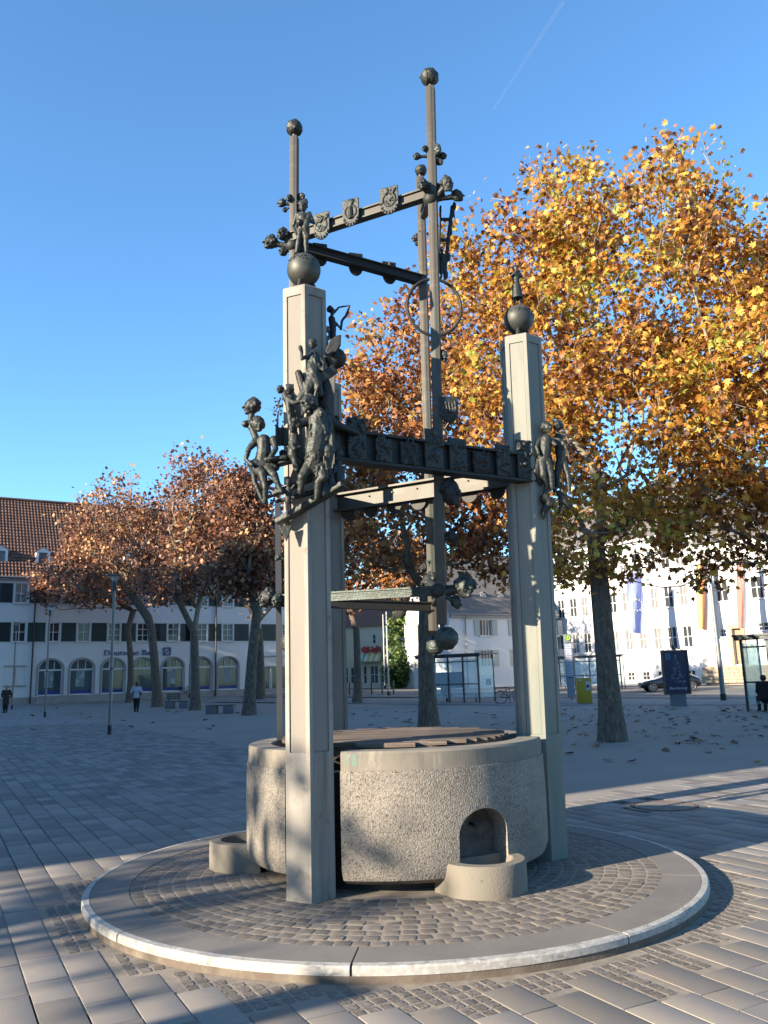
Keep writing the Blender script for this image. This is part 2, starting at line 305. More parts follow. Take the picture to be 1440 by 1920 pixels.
brzg=mat('green_bronze',(.036,.050,.042),.5,.35,noise=[(12,5,(.055,.075,.065),.45,.65),(20,3,(.10,.14,.12),.66,.78)],bump=(50,.5,.006))
brzd=mat('dark_bronze_beam',(.018,.019,.017),.62,.2,noise=[((3,3,3),4,(.035,.04,.034),.55,.75)],bump=(50,.4,.005))
# ---------------------------------------------------------------- ground
PC=Vector((0.0,7.245,0)); FC=Vector((.03,7.44,.09)); RP=2.42
def sheet(name,poly,z,m,grid=None):
    """polygon draped on the gently rising ground; cut at Y=45 and Y=90"""
    bm=bmesh.new(); vs=[bm.verts.new((x,y,0)) for x,y in poly]; bm.faces.new(vs)
    for Y in (45,90):
        bmesh.ops.bisect_plane(bm,geom=bm.verts[:]+bm.edges[:]+bm.faces[:],plane_co=(0,Y,0),plane_no=(0,1,0))
    for v in bm.verts: v.co.z=gz(v.co.y)+z
    bmesh.ops.triangulate(bm,faces=bm.faces[:]); bmesh.ops.recalc_face_normals(bm,faces=bm.faces)
    me=bpy.data.meshes.new(name); bm.to_mesh(me); bm.free(); me.materials.append(m)
    if me.polygons and me.polygons[0].normal.z<0: me.flip_normals()
    o=link(name,me); o['kind']='structure'; return o
sheet('ground',[(-700,-300),(700,-300),(700,1500),(-700,1500)],-.04,sandm)
K=(2.05,10.85)
ul=Vector((math.cos(R(118.5)),math.sin(R(118.5)))); un=Vector((-ul.y,ul.x)); ur=Vector((math.cos(R(39)),math.sin(R(39))))
Lf=(K[0]+ul.x*88,K[1]+ul.y*88); Rf=(K[0]+ur.x*40,K[1]+ur.y*40)
_n1=un;_n2=Vector((ur.y,-ur.x)); _mm=Matrix(((_n1.x,_n1.y),(_n2.x,_n2.y))).inverted()@Vector((.33,.33)); K2=(K[0]+_mm.x,K[1]+_mm.y)
Rf=(Rf[0]+_n2.x*.33,Rf[1]+_n2.y*.33); Lf=(Lf[0]+_n1.x*.33,Lf[1]+_n1.y*.33)
sheet('gravel_square',[K2,Rf,(70,47.8),(-21.5,58.0),(Lf[0]+0,Lf[1]-8),(Lf[0],Lf[1]-8)][:4]+[(Lf[0],Lf[1]-6)],-.004,sandm)
farpave=mat('far_paving',(.30,.29,.28),.85,noise=[(.5,4,(.25,.245,.24),.4,.7)],obj=False)
n=farpave.node_tree; b=n.nodes['Principled BSDF']; bt=n.nodes.new('ShaderNodeTexBrick'); g=n.nodes.new('ShaderNodeNewGeometry'); mp=n.nodes.new('ShaderNodeMapping'); mp.inputs['Rotation'].default_value=(0,0,-R(118.5))
n.links.new(g.outputs['Position'],mp.inputs[0]); n.links.new(mp.outputs[0],bt.inputs[0]); bt.inputs['Color1'].default_value=(.24,.23,.22,1); bt.inputs['Color2'].default_value=(.155,.15,.145,1); bt.inputs['Mortar'].default_value=(.09,.08,.07,1)
bt.inputs['Scale'].default_value=1; bt.inputs['Brick Width'].default_value=.5; bt.inputs['Row Height'].default_value=.225; bt.inputs['Mortar Size'].default_value=.006; bt.inputs['Bias'].default_value=-.1
n.links.new(bt.outputs[0],b.inputs['Base Color'])
PP=[K,Rf,(90,40),(90,-60),(-120,-60),(-120,80),Lf]
sheet('plaza_paving_bed',PP,-.018,bed)
def infr(x,y,mg=.0):
    P=Vector((x,y,gz(y)))-CAM; z=P.dot(_F)
    if z<.5: return None
    return (720+FPX*P.dot(_R)/z,960-FPX*P.dot(_U)/z)
def insand(x,y):
    d=Vector((x-K[0],y-K[1])); a=math.degrees(math.atan2(d.y,d.x)); return 39.0<a<118.5
MH=(3.25,10.44)
plaza=struct('plaza_paving',MB().bb(-.2,.2,-8.2,-8,-.1,-.03),bed)
slabs=[];cells=[]
ulen=[.225,.34,.34,.45,.45,.56]
for i in range(-60,140):
    off=i*.2245+.012; t=-40+rng.uniform(0,.4)
    while t<60:
        L=float(rng.choice(ulen)); c=ul*(t+L/2)+un*(-off); t+=L   # un points to lower-left; rows run along ul
        x,y=c
        if y<3.2 or y>38: continue
        q=infr(x,y)
        if q is None or q[0]<-140 or q[0]>1580 or q[1]>2080: continue
        if insand(x,y): continue
        w=.2245
        cs=[c+ul*(a*L/2)+un*(b_*w/2) for a in(-1,1) for b_ in(-1,1)]
        if min((p-PC.xy).length for p in cs)<RP+.07: continue
        if (c-Vector(MH)).length<.48: continue
        slabs.append((q[1],x,y,L,w)); 
slabs.sort(key=lambda s:-s[0])
# largest in the picture are single objects, the rest one field
smesh={}
for L in sorted(set(ulen)):
    mb=MB(); mb.bb(-L/2+.003,L/2-.003,-.2245/2+.0055,.2245/2-.0055,-.03,0); smesh[L]=mb.mesh('paving_slab',slabm,bevel=.003)
rot=math.atan2(ul.y,ul.x)
near=[s for s in slabs if infr(s[1],s[2]) and -20<infr(s[1],s[2])[0]<1460 and infr(s[1],s[2])[1]<1935][:298]; nearset=set(id(s) for s in near)
for s in near:
    L=min(smesh,key=lambda k:abs(k-s[3])); o=link('paving_slab',smesh[L],plaza,(s[1],s[2],rng.uniform(-.0022,.0012)),(rng.uniform(-.002,.002),rng.uniform(-.002,.002),rot+rng.uniform(-.003,.003)))
f=MB(); 
for s in slabs:
    if id(s) in nearset: continue
    Rm=Matrix.Rotation(rot,3,'Z'); j=(0.0055 if s[2]<18 else .007); z=rng.uniform(-.002,.001)
    c=Vector((s[1],s[2],z)); hx,hy=s[3]/2-.003,s[4]/2-j
    vs=[c+Rm@Vector((a*hx,b_*hy,zz)) for zz in(-.02,0) for a,b_ in((-1,-1),(1,-1),(1,1),(-1,1))]
    f.add(vs,[(4,5,6,7),(0,1,5,4),(1,2,6,5),(2,3,7,6),(3,0,4,7)])
o=f.obj('paving_slab_field',slabS,plaza); o['kind']='stuff'
# paving beyond the slab field
def clip(poly,Y0): return poly
yk=lambda Y:(K[0]+ul.x*(Y-K[1])/ul.y)
sheet('far_paving',[(yk(37.6)-.15,37.6),(yk(80),80),(-120,80),(-120,37.6)],-.003,farpave)
sheet('side_paving',[(-120,-60),(90,-60),(90,3.1),(-120,3.1)],-.006,farpave)
sheet('outer_paving_left',[(-120,3.1),(-3.2,3.1),(-20.5,37.6),(-120,37.6)],-.016,farpave)
# ---------------------------------------------------------------- raised round platform
mb=MB(); mb.lathe((PC.x,PC.y),[(0.01,-.02),(RP-.006,-.02),(RP-.006,.036),(RP-.09,.066),(0.01,.066)],n=160)
plat=struct('fountain_platform',mb,brownb,smooth=True); 
mb=MB(); mb.lathe((PC.x,PC.y),[(0.02,.0665),(2.085,.0665),(2.085,.0838),(0.02,.0838)],n=120); o=mb.obj('joint_sand',mortar,plat)
NS=9
for k in range(NS):
    a0=2*PI*k/NS+.42; a1=a0+2*PI/NS-.004
    mb=MB(); mb.lathe((PC.x,PC.y),[(2.088,.06),(2.365,.06),(2.365,.088),(2.088,.088)],a0,a1,14); mb.obj('rim_slab',ringm,plat)
    mb=MB(); mb.lathe((PC.x,PC.y),[(2.368,.038),(RP,.038),(RP,.076),(RP-.010,.087),(2.368,.090)],a0+.002,a1,18); mb.obj('kerb_stone',white,plat)
# cobbles in rings
cob=[]
r=2.085-.052
while r>1.0:
    nn=int(2*PI*r/(.112+.006*math.sin(r*9))); ph=rng.uniform(0,1)
    for k in range(nn):
        a=2*PI*(k+ph+rng.uniform(-.07,.07))/nn; x=PC.x+r*math.cos(a); y=PC.y+r*math.sin(a)
        if (Vector((x,y))-FC.xy).length<1.0: continue
        cob.append((x,y,a,2*PI*r/nn-.009,.094))
    r-=.104
def cobmesh(name,m,w,h,seed,zt=.0105):
    rg=random.Random(seed); mb=MB(); N=12; base=[]
    for i in range(N):
        t=2*PI*(i+.5)/N; cx=math.copysign(abs(math.cos(t))**.30,math.cos(t)); cy=math.copysign(abs(math.sin(t))**.30,math.sin(t)); base.append((cx*h/2*rg.uniform(.93,1.04),cy*w/2*rg.uniform(.93,1.04)))
    vs=[(x,y,-.012) for x,y in base]+[(x*.985,y*.985,zt*.88) for x,y in base]+[(x*.91,y*.91,zt+rg.uniform(-.0012,.0012)) for x,y in base]+[(0,0,zt+.0005)]
    fs=[(i,(i+1)%N,N+(i+1)%N,N+i) for i in range(N)]+[(N+i,N+(i+1)%N,2*N+(i+1)%N,2*N+i) for i in range(N)]+[(2*N+i,2*N+(i+1)%N,3*N) for i in range(N)]
    mb.add(vs,fs); return mb
cms=[cobmesh('cobble',stonem,1,1,k).mesh('cobble',stonem,smooth=True,angle=16) for k in range(10)]
cob.sort(key=lambda c:c[1]); vis=[c for c in cob if (c[1]<PC.y or (Vector(c[:2])-FC.xy).length>1.25)]
def visible(c): return not (c[1]>FC.y-.4 and abs(c[0])<1.2)
vis=[c for c in cob if visible(c)][:292]; vs_=set(id(c) for c in vis)
for c in vis:
    o=link('cobble',cms[int(rng.integers(10))],plat,(c[0],c[1],.0755+rng.uniform(-.002,.003)),(rng.uniform(-.03,.03),rng.uniform(-.03,.03),c[2]+rng.uniform(-.04,.04))); o.scale=(c[4]*rng.uniform(.93,1.03),c[3]*rng.uniform(.92,1.0),1)
f=MB()
for c in cob:
    if id(c) in vs_: continue
    mb=cobmesh('x',stoneS,c[3]*rng.uniform(.93,1),c[4],int(rng.integers(99))); mm=Matrix.Translation((c[0],c[1],.0755))@Matrix.Rotation(c[2],4,'Z'); f.add([mm@Vector(v) for v in mb.v],mb.f)
o=f.obj('cobble_field',stoneS,plat,smooth=True,angle=16); o['kind']='stuff'
# filler cobbles between kerb and slabs
near2=[s for s in slabs if (Vector(s[1:3])-PC.xy).length<RP+1.2]
f=MB(); sp=.076; up2=Vector((ul.x,ul.y)); k=0
for i in range(-45,46):
    for j in range(-45,46):
        c=PC.xy+up2*(i*sp*1.15)+un*(j*sp-.015); d=(c-PC.xy).length
        if d<RP+.045 or d>RP+.72: continue
        ok=True
        for s in near2:
            q=c-Vector(s[1:3])
            if abs(q.dot(up2))<s[3]/2+.022 and abs(q.dot(un))<s[4]/2+.022: ok=False;break
        if not ok: continue
        mb=cobmesh('x',stoneS,.064*rng.uniform(.9,1.05),.079*rng.uniform(.9,1.03),int(rng.integers(99)),.010); mm=Matrix.Translation((c[0],c[1],-.0118))@Matrix.Rotation(rot+rng.uniform(-.04,.04),4,'Z'); f.add([mm@Vector(v) for v in mb.v],mb.f)
o=f.obj('filler_cobble_field',stoneS,plaza,smooth=True,angle=16); o['kind']='stuff'
mb=MB(); mb.lathe((PC.x,PC.y),[(RP-.02,-.016),(RP+.70,-.016),(RP+.70,-.0050),(RP-.02,-.0050)],n=96); o=mb.obj('filler_joint_sand',mortar,plaza)
# manhole
t=thing('manhole_cover','round iron-framed manhole cover set in the paving right of the fountain','manhole cover',(MH[0],MH[1],0))
MB().lathe(MH,[(.02,-.02),(.345,-.02),(.345,.0015),(.02,.0015)],n=48).obj('cover_slab',ringm,t)
MB().lathe(MH,[(.35,-.02),(.385,-.02),(.385,.006),(.35,.006)],n=48).obj('iron_frame',mat('rusty_iron',(.13,.075,.05),.8,.3,bump=(50,.4,.004)),t)
MB().lathe(MH,[(.395,-.02),(.47,-.02),(.47,.0),(.395,.0)],n=48).obj('paved_collar',ringm,t)
# ---------------------------------------------------------------- fountain: basin
F=thing('fountain','tall concrete and dark bronze well fountain with globes, heads and figures on the square','fountain',tuple(FC))
cx,cy=FC.x,FC.y; G=R(11.3)
prof=[(1.02,.17),(1.175,.165),(1.235,.20),(1.262,.27),(1.266,.60),(1.262,.948),(1.250,.956),(1.250,1.066),(1.236,1.082),(1.06,1.082),(1.05,1.07),(1.045,1.0),(1.02,.6)]
arc=[(240+0,360),(0,120),(120,240)]
for qi,(a0,a1) in enumerate(arc):
    mb=MB(); mb.lathe((cx,cy),prof[:4]+[(1.266,.42)]+prof[4:6]+[(1.25,.9485)]+prof[8-1:],R(a0)+G,R(a1)-G,44)
    low=[(1.02,.17),(1.175,.165),(1.235,.20),(1.262,.27),(1.266,.6),(1.262,.948),(1.02,.948)]; top=[(1.02,.9482),(1.250,.9482),(1.250,1.066),(1.236,1.082),(1.06,1.082),(1.045,1.07)]
    mb=MB(); mb.lathe((cx,cy),low,R(a0)+G,R(a1)-G,44); wall=mb.obj('basin_wall',aggr,F,smooth=True,angle=35)
    am=R((a0+a1)/2); d=Vector((math.cos(am),math.sin(am),0)); tn=Vector((-d.y,d.x,0))
    # arched niche cut from the wall above each trough
    pts=[(-.215,.2),(.215,.2),(.215,.47)]+[(.215*math.cos(t_),.47+.18*math.sin(t_)) for t_ in [PI*k/14 for k in range(1,14)]]+[(-.215,.47)]
    cb=MB(); o0=Vector((cx,cy,0))+d*1.22
    cb.plate(pts,o0,tn,(0,0,1),.30); cut=cb.obj('cutter',nichem,F); 
    bm_=wall.modifiers.new('n','BOOLEAN'); bm_.operation='DIFFERENCE'; bm_.object=cut; bm_.solver='EXACT'
    dg=bpy.context.evaluated_depsgraph_get(); me=bpy.data.meshes.new_from_object(wall.evaluated_get(dg)); wall.modifiers.clear(); wall.data=me; bpy.data.objects.remove(cut)
    nb=MB(); nb.plate([(a*1.0,b_) for a,b_ in pts],Vector((cx,cy,0))+d*1.076,tn,(0,0,1),.008); nb.obj('niche_back',nichem,F)
    MB().tube([Vector((cx,cy,.52))+d*1.07,Vector((cx,cy,.52))+d*1.12,Vector((cx,cy,.505))+d*1.135],[.014,.012,.013],10).obj('water_spout',brz,F)
    mb=MB(); mb.lathe((cx,cy),top,R(a0)+G,R(a1)-G,44); o=mb.obj('basin_rim',rimm,F,smooth=True,angle=30)
    if qi==0:   # verdigris run-off at the left end of the front rim
        mb=MB(); N=10
        b0=253.0
        while b0<257.2:
            w_=rng.uniform(.25,.7); z0=rng.uniform(.96,1.04); mb.lathe((cx,cy),[(1.2472,z0),(1.2509,z0),(1.2512,1.064),(1.2472,1.064)],R(b0),R(b0+w_),2)
            if rng.random()<.55: mb.lathe((cx,cy),[(1.258,rng.uniform(.74,.88)),(1.2668,.88),(1.2632,.945),(1.258,.945)],R(b0),R(b0+w_*.8),2)
            b0+=w_+rng.uniform(.0,.35)
        o=mb.obj('verdigris_stain',verd,F); o['kind']='stuff'
    # trough
    tk=1.275 if qi==2 else 1.215; tcx,tcy=cx+d.x*tk,cy+d.y*tk; ro=.315; zt=.30
    N=26; outer=[Vector((tcx,tcy,0))+d*(ro*math.cos(t_))+tn*(ro*math.sin(t_)) for t_ in [-PI/2+PI*k/N for k in range(N+1)]]
    outer=[Vector((tcx,tcy,0))-d*.16-tn*ro]+outer+[Vector((tcx,tcy,0))-d*.16+tn*ro]
    ri=.215; inner=[Vector((tcx,tcy,0))+d*(ri*math.cos(t_))+tn*(ri*math.sin(t_)) for t_ in [-PI/2+PI*k/N for k in range(N+1)]]
    inner=[Vector((tcx,tcy,0))-d*.06-tn*ri]+inner+[Vector((tcx,tcy,0))-d*.06+tn*ri]
    mb=MB(); n_=len(outer); Z=lambda l,z,s=1,c=Vector((tcx,tcy,0)):[Vector((c.x+(v.x-c.x)*s,c.y+(v.y-c.y)*s,z)) for v in l]
    rings=[Z(outer,.076,1.0),Z(outer,zt-.014),Z(outer,zt,.965),Z(inner,zt,1.04),Z(inner,zt-.012),Z(inner,.20,.9)]
    vs=[v for r_ in rings for v in r_]; fs=[(i*n_+j,i*n_+(j+1)%n_,(i+1)*n_+(j+1)%n_,(i+1)*n_+j) for i in range(5) for j in range(n_)]
    fs.append(tuple(range(5*n_,6*n_))[::-1]); fs.append(tuple(range(n_))); mb.add(vs,fs); mb.obj('drinking_trough',trough,F,smooth=True,angle=40)
mb=MB(); mb.lathe((cx,cy),[(.02,.08),(1.0,.08),(1.0,.9),(.02,.9)],n=48); mb.obj('basin_core',dark,F)
# wooden cover: planks side by side
pa=R(-4); pu=Vector((math.cos(pa),math.sin(pa),0)); pv=Vector((-pu.y,pu.x,0)); cov=MB(); cov.lathe((cx,cy),[(.7,1.05),(.93,1.05),(.93,1.083),(.7,1.083)],n=40); cover=cov.obj('wooden_cover',woodm,F)
RD=.965; wd=.098; k=-RD+wd/2
while k<RD:
    h=math.sqrt(max(.02,RD**2-(abs(k)+wd*.2)**2)); j1,j2=rng.uniform(-.03,.0,2)
    mb=MB(); mb.bb(-h-j1*0,h+j1,-wd/2+.006,wd/2-.006,-.017,.017); me=mb.mesh('plank',woodm,bevel=.004)
    link('plank',me,cover,Vector((0,0,0))+pv*k+Vector((0,0,1.102-FC.z+rng.uniform(-.003,.004))),(rng.uniform(-.01,.01),rng.uniform(-.004,.004),pa)); k+=wd
# ---------------------------------------------------------------- hexagonal pillars with recessed panels
def pillar(az,m,top=4.72,Rr=.2):
    c=Vector((cx+1.27*math.cos(R(az)),cy+1.27*math.sin(R(az)),0)); mb=MB(); pn=MB(); a0=R(az+37)
    ve=[Vector((math.cos(a0+k*PI/3),math.sin(a0+k*PI/3),0))*Rr for k in range(6)]
    zl,zh=1.09,top-.085; b=.034; dp=.014
    for k in range(6):
        A,B=ve[k],ve[(k+1)%6]; u=(B-A).normalized(); nrm=Vector((u.y,-u.x,0)); w=(B-A).length
        P=lambda s,z,dd=0: c+A+u*s-nrm*dd+Vector((0,0,z))
        o4=[P(0,.076),P(w,.076),P(w,top-.012),P(0,top-.012)]; i4=[P(b,zl),P(w-b,zl),P(w-b,zh),P(b,zh)]; j4=[P(b,zl,dp),P(w-b,zl,dp),P(w-b,zh,dp),P(b,zh,dp)]
        mb.add(o4+i4,[(0,1,5,4),(1,2,6,5),(2,3,7,6),(3,0,4,7)]); mb.add(i4+j4,[(0,1,5,4),(1,2,6,5),(2,3,7,6),(3,0,4,7)])
        pq=MB(); g_=.004; pq.add([P(b+g_,zl+g_,dp-.004),P(w-b-g_,zl+g_,dp-.004),P(w-b-g_,zh-g_,dp-.004),P(b+g_,zh-g_,dp-.004)]+[P(b+g_,zl+g_,dp+.004),P(w-b-g_,zl+g_,dp+.004),P(w-b-g_,zh-g_,dp+.004),P(b+g_,zh-g_,dp+.004)],[(0,1,2,3),(0,1,5,4),(1,2,6,5),(2,3,7,6),(3,0,4,7)])
        mb.add(j4,[(0,1,2,3)]); pn.v.append(None); pn.v.pop(); PQ.append((pq,))
    t=[c+v+Vector((0,0,top-.012)) for v in ve]; t2=[c+v*.93+Vector((0,0,top)) for v in ve]
    mb.add(t+t2,[(i,(i+1)%6,6+(i+1)%6,6+i) for i in range(6)]+[tuple(range(6,12))]); 
    o=mb.obj('pillar',m,F,smooth=True,angle=20)
    qs=[pq.obj('recessed_panel',panelm if m is conc else conc2,o) for (pq,) in PQ]
    if az==0:   # this pillar stands very slightly out of plumb
        for ob in [o]+qs:
            for v in ob.data.vertices: v.co.x+=(v.co.z+FC.z-1.9)*.017
    PQ.clear(); return c
PQ=[]
P1=pillar(240,conc); P2=pillar(0,conc2); P3=pillar(120,conc)
# ---------------------------------------------------------------- bronze frame: three hanging posts, beams, heads, shields
def post(x0,y0,Ya,x1,y1,Yb,w,name='bronze_post',m=None):
    p=px(x0,y0,Ya); q=px(x1,y1,Yb); d=(q-p); L=d.length
    mb=MB(); rz=Matrix.Rotation(R(20),3,'Z'); q3=d.to_track_quat('Z','Y').to_matrix()
    n=6; ring=[]
    for zz,s in ((0,1),(L,1)):
        for k in range(4):
            a=PI/4+k*PI/2+R(13); ring.append(p+q3@Vector((math.cos(a)*w*.72,math.sin(a)*w*.72,zz)))
    mb.add(ring,[(0,1,2,3)[::-1],(4,5,6,7)]+[(i,(i+1)%4,4+(i+1)%4,4+i) for i in range(4)])
    # channel ribs down the faces
    for k in range(4):
        a=k*PI/2+R(13); o_=q3@Vector((math.cos(a),math.sin(a),0))*w*.512; 
        mb.bar(p+o_+d*.004,q+o_-d*.004,w*.42,w*.06,up=tuple(q3@Vector((math.cos(a),math.sin(a),0))))
    return mb.obj(name,m or brzp,F,bevel=.003),p,q
def ball(c,r,parent=None,m=None,seed=0):
    mb=MB(); mb.sphere(c,r,24,16); c=Vector(c); rg=random.Random(seed)
    for i in range(7):   # raised bands and patches of relief
        ax=Vector((rg.uniform(-1,1),rg.uniform(-1,1),rg.uniform(-1,1))).normalized(); a=ax.orthogonal().normalized(); b=ax.cross(a); t0=rg.uniform(0,6); h=rg.uniform(-.5,.5); rr=math.sqrt(1-h*h)
        mb.tube([c+(ax*h+(a*math.cos(t0+s*.25)+b*math.sin(t0+s*.25))*rr)*r*1.0 for s in range(rg.randint(7,14))],r*.09,6)
    for i in range(9):
        d=Vector((rg.uniform(-1,1),rg.uniform(-1,1),rg.uniform(-1,1))).normalized(); mb.sphere(c+d*r*.93,r*rg.uniform(.12,.25),8,6)
    return cast('relief_ball',mb,m or brz,F,vox=r*.075,disp=.004)
LY,AY,BY=7.55,6.97,8.0
poL,Lt,Lb=post(552,258,LY,549,1185,LY,.074); poA,At,Ab=post(807,165,AY,829,1171,AY,.078); poB,Bt,Bb=post(788,334,BY,813,1190,BY,.078)
for P,up in ((Lt,1),(At,1),(Bt,1),(Lb,-1),(Ab,-1),(Bb,-1)):
    MB().tube([P-Vector((0,0,.01*up)),P+Vector((0,0,.035*up))],.022,10).obj('ball_neck',brzp,F)
ball(px(552,240,LY),.083,seed=1); ball(px(805,145,AY),.085,seed=2); ball(px(789,320,BY),.062,seed=3); ball(px(837,1197,AY),.094,m=brzg,seed=4); ball(px(817,1210,BY),.09,m=brzg,seed=5); ball(px(545,1205,LY),.09,seed=6)
def beam(p,q,w,h,m=brzp,name='frame_beam',flange=True,ribs=0):
    mb=MB(); p=Vector(p);q=Vector(q); mb.bar(p,q,w*.55,h,)
    if flange:
        for s in (-1,1): mb.bar(p+Vector((0,0,s*(h/2-.008))),q+Vector((0,0,s*(h/2-.008))),w,.015)
    d=(q-p).normalized(); sd_=d.cross(Vector((0,0,1))).normalized()
    for k in range(ribs): o_=Vector((0,0,(k-(ribs-1)/2)*h*.18)); mb.bar(p+o_,q+o_,w*.72,h*.07)
    return mb.obj(name,m,F)
top_LA=(px(538,449,LY),px(832,354,AY)); top_LB=(px(545,458,LY),px(798,528,BY))
beam(*top_LA,.085,.105); beam(*top_LB,.085,.1,m=brzd); beam(px(803,378,AY),px(794,402,BY),.07,.09,m=brzd)
beam(px(522,1124,LY),px(852,1106,AY),.05,.085,m=brzg,ribs=3); beam(px(520,1128,LY),px(820,1138,BY),.07,.09,m=brzd); beam(px(827,1112,AY),px(815,1128,BY),.07,.085,m=brzd)
def sc(P): return FPX/((Vector(P)-CAM).dot(_F))
def hd(x,y,Y,rp,az,neck=None,m=None,**k):
    c=px(x,y,Y); r=rp/sc(c); 
    o=cast('bronze_head',headmb(c,r,az,neck=px(*neck) if neck else None,**k),m or brz,F,vox=max(.0035,r*.075),disp=.0025); return o
# heads round the top of the left post
hd(507,455,LY,13,205,(543,462,LY)); hd(529,440,LY-.05,12,250,(545,460,LY)); hd(531,472,LY,9,230,(545,462,LY),hair=.3)
hd(529,381,LY,8,190,(552,384,LY),hair=.2); hd(542,372,LY-.04,7,255,(552,384,LY)); hd(566,369,LY,7,300,(552,384,LY)); hd(571,380,LY-.05,7,280,(552,384,LY)); hd(565,392,LY,7,330,(552,384,LY),hair=.3)
hd(534,394,LY+.03,5,230,(552,384,LY))
# heads round the right front post
hd(781,294,AY,7,215,(804,293,AY)); hd(796,279,AY-.03,6,240,(806,292,AY)); hd(831,293,AY,7,320,(812,293,AY)); hd(824,304,AY,7,330,(812,295,AY),hair=.2); hd(821,281,AY-.06,8,290,(812,294,AY),m=brzg,long=1.4,hair=.3)
hd(793,347,AY-.08,12,255,(806,370,AY)); hd(838,345,AY-.08,13,285,(815,374,AY),beard=True,long=1.15); hd(858,368,AY,11,340,(815,374,AY),hair=.9)
MB().sphere(px(808,374,AY),.075,12,8).obj('junction_boss',brzd,F,smooth=True)
MB().sphere(px(549,461,LY),.075,12,8).obj('junction_boss',brzd,F,smooth=True)
hd(789,436,BY,7,250,(797,446,BY)); hd(779,447,BY,7,200,(797,446,BY),hair=.8); hd(782,457,BY,5,220,(797,448,BY))
hd(832,666,AY,9,290,(818,680,AY),hair=.9)
hd(845,845,AY-.06,15,285,(826,850,AY),hair=1.2,long=1.1); hd(846,925,AY-.06,19,320,(828,910,AY),beard=True,long=1.35,hair=1,m=brzd)
hd(848,1008,AY,11,320,(828,1010,AY),m=brzd,hair=.9); hd(806,1016,BY,9,220,(812,1012,BY),m=brzd); hd(806,1054,BY,9,250,(812,1056,BY),m=brzg); hd(794,1066,BY,8,210,(812,1062,BY),m=brzd)
hd(806,1094,BY-.1,17,215,(822,1108,AY),m=brz,hair=1); hd(871,1102,AY-.05,19,300,(835,1110,AY),hair=1.6,long=1.15); hd(855,1130,AY,11,330,(835,1116,AY),m=brzg,hair=.5,tilt=20)
hd(884,1095,AY,10,350,(866,1104,AY),hair=1.3)
hd(501,1122,LY,16,200,(530,1124,LY),m=brz,hair=1.1); hd(519,1126,LY-.05,11,240,(535,1126,LY),m=brzg); hd(521,1046,LY,6,210,(545,1050,LY),m=brzg)
for x,y in ((822,1108),(545,1126)): MB().sphere(px(x,y,AY if x>700 else LY),.07,12,8).obj('junction_boss',brzd,F,smooth=True)
# shields with relief
def shield(c,uv,hh,ww,seed,m=brz,n=None,motif=0):
    c=Vector(c); u=Vector(uv).normalized(); w=Vector((0,0,1)); nn=u.cross(w); rg=random.Random(seed)
    poly=[(-ww/2,hh*.5),(-ww/2,-hh*.12)]+[(ww/2*math.cos(PI+PI*k/12),-hh*.12+(hh*.38)*math.sin(PI+PI*k/12)) for k in range(1,12)]+[(ww/2,-hh*.12),(ww/2,hh*.5)]
    mb=MB(); mb.plate(poly[::-1],c,u,w,.016)
    g=-1 if nn.dot(CAM-c)<0 else 1; P=lambda a,b,d=.012:c+u*a+w*b+nn*g*d
    mb.tube([P(ww*.34*math.cos(t*PI/9),hh*.02+ww*.38*math.sin(t*PI/9)) for t in range(19)],.006,6)
    for k in range(7): mb.sphere(P(ww*.42*math.cos(PI*1.12+PI*.76*k/6),-hh*.14+hh*.3*math.sin(PI*1.12+PI*.76*k/6)),.009,8,6)
    if motif==0:
        for k in range(6): mb.tube([P(-ww*.13*(1-.08*abs(k-2)),-hh*.2+k*hh*.075,.014),P(0,-hh*.215+k*hh*.075,.028),P(ww*.13*(1-.08*abs(k-2)),-hh*.2+k*hh*.075,.014)],.009,6)
        for k in range(5): a=R(50+20*k); mb.tube([P(0,hh*.22,.015),P(math.cos(a)*.07,hh*.24+math.sin(a)*.08,.02)],[.008,.004],6)
    elif motif==1:
        for k in range(9): 
            a=rg.uniform(0,6.3); q=P(rg.uniform(-.3,.3)*ww,rg.uniform(-.15,.35)*hh,.014); mb.tube([q,q+u*math.cos(a)*.05+w*math.sin(a)*.05],[.012,.005],6)
    else:
        for k in range(5): mb.tube([P(-ww*.36+k*ww*.17,hh*.3,.016),P(-ww*.28+k*ww*.17,-hh*.02,.016)],.0045,6)
        mb.bar(P(-ww*.4,-hh*.08,.015),P(ww*.4,-hh*.08,.015),.012,.016)
        for k in range(5): mb.tube([P(-ww*.3+k*ww*.15,-hh*.15,.016),P(-ww*.26+k*ww*.15,-hh*.3,.016)],.004,6)
    return cast('relief_shield',mb,m,F,vox=.0045,disp=.002)
u1=(top_LA[1]-top_LA[0]).normalized(); u1.z=0
sb=Vector((u1.y,-u1.x,0)).normalized()*.055
for (x,y,s_,mo) in ((603,424,11,1),(658,399,12,0),(730,376,13,1)):
    tt=(x-538)/(832-538); Yx=LY+(AY-LY)*tt-.085; shield(px(x,y,Yx),u1,.285,.17 if x!=730 else .185,s_,motif=mo)
u2=(top_LB[1]-top_LB[0]).normalized(); u2.z=0
for x,y in ((600,478),(667,496),(730,512)): tt=(x-545)/(798-545); shield(px(x,y,LY+(BY-LY)*tt+.05),u2,.25,.15,int(x),m=brzd,motif=1)
shield(px(842,768,AY-.07),(1,.1,0),.24,.16,5,m=brz,motif=2)
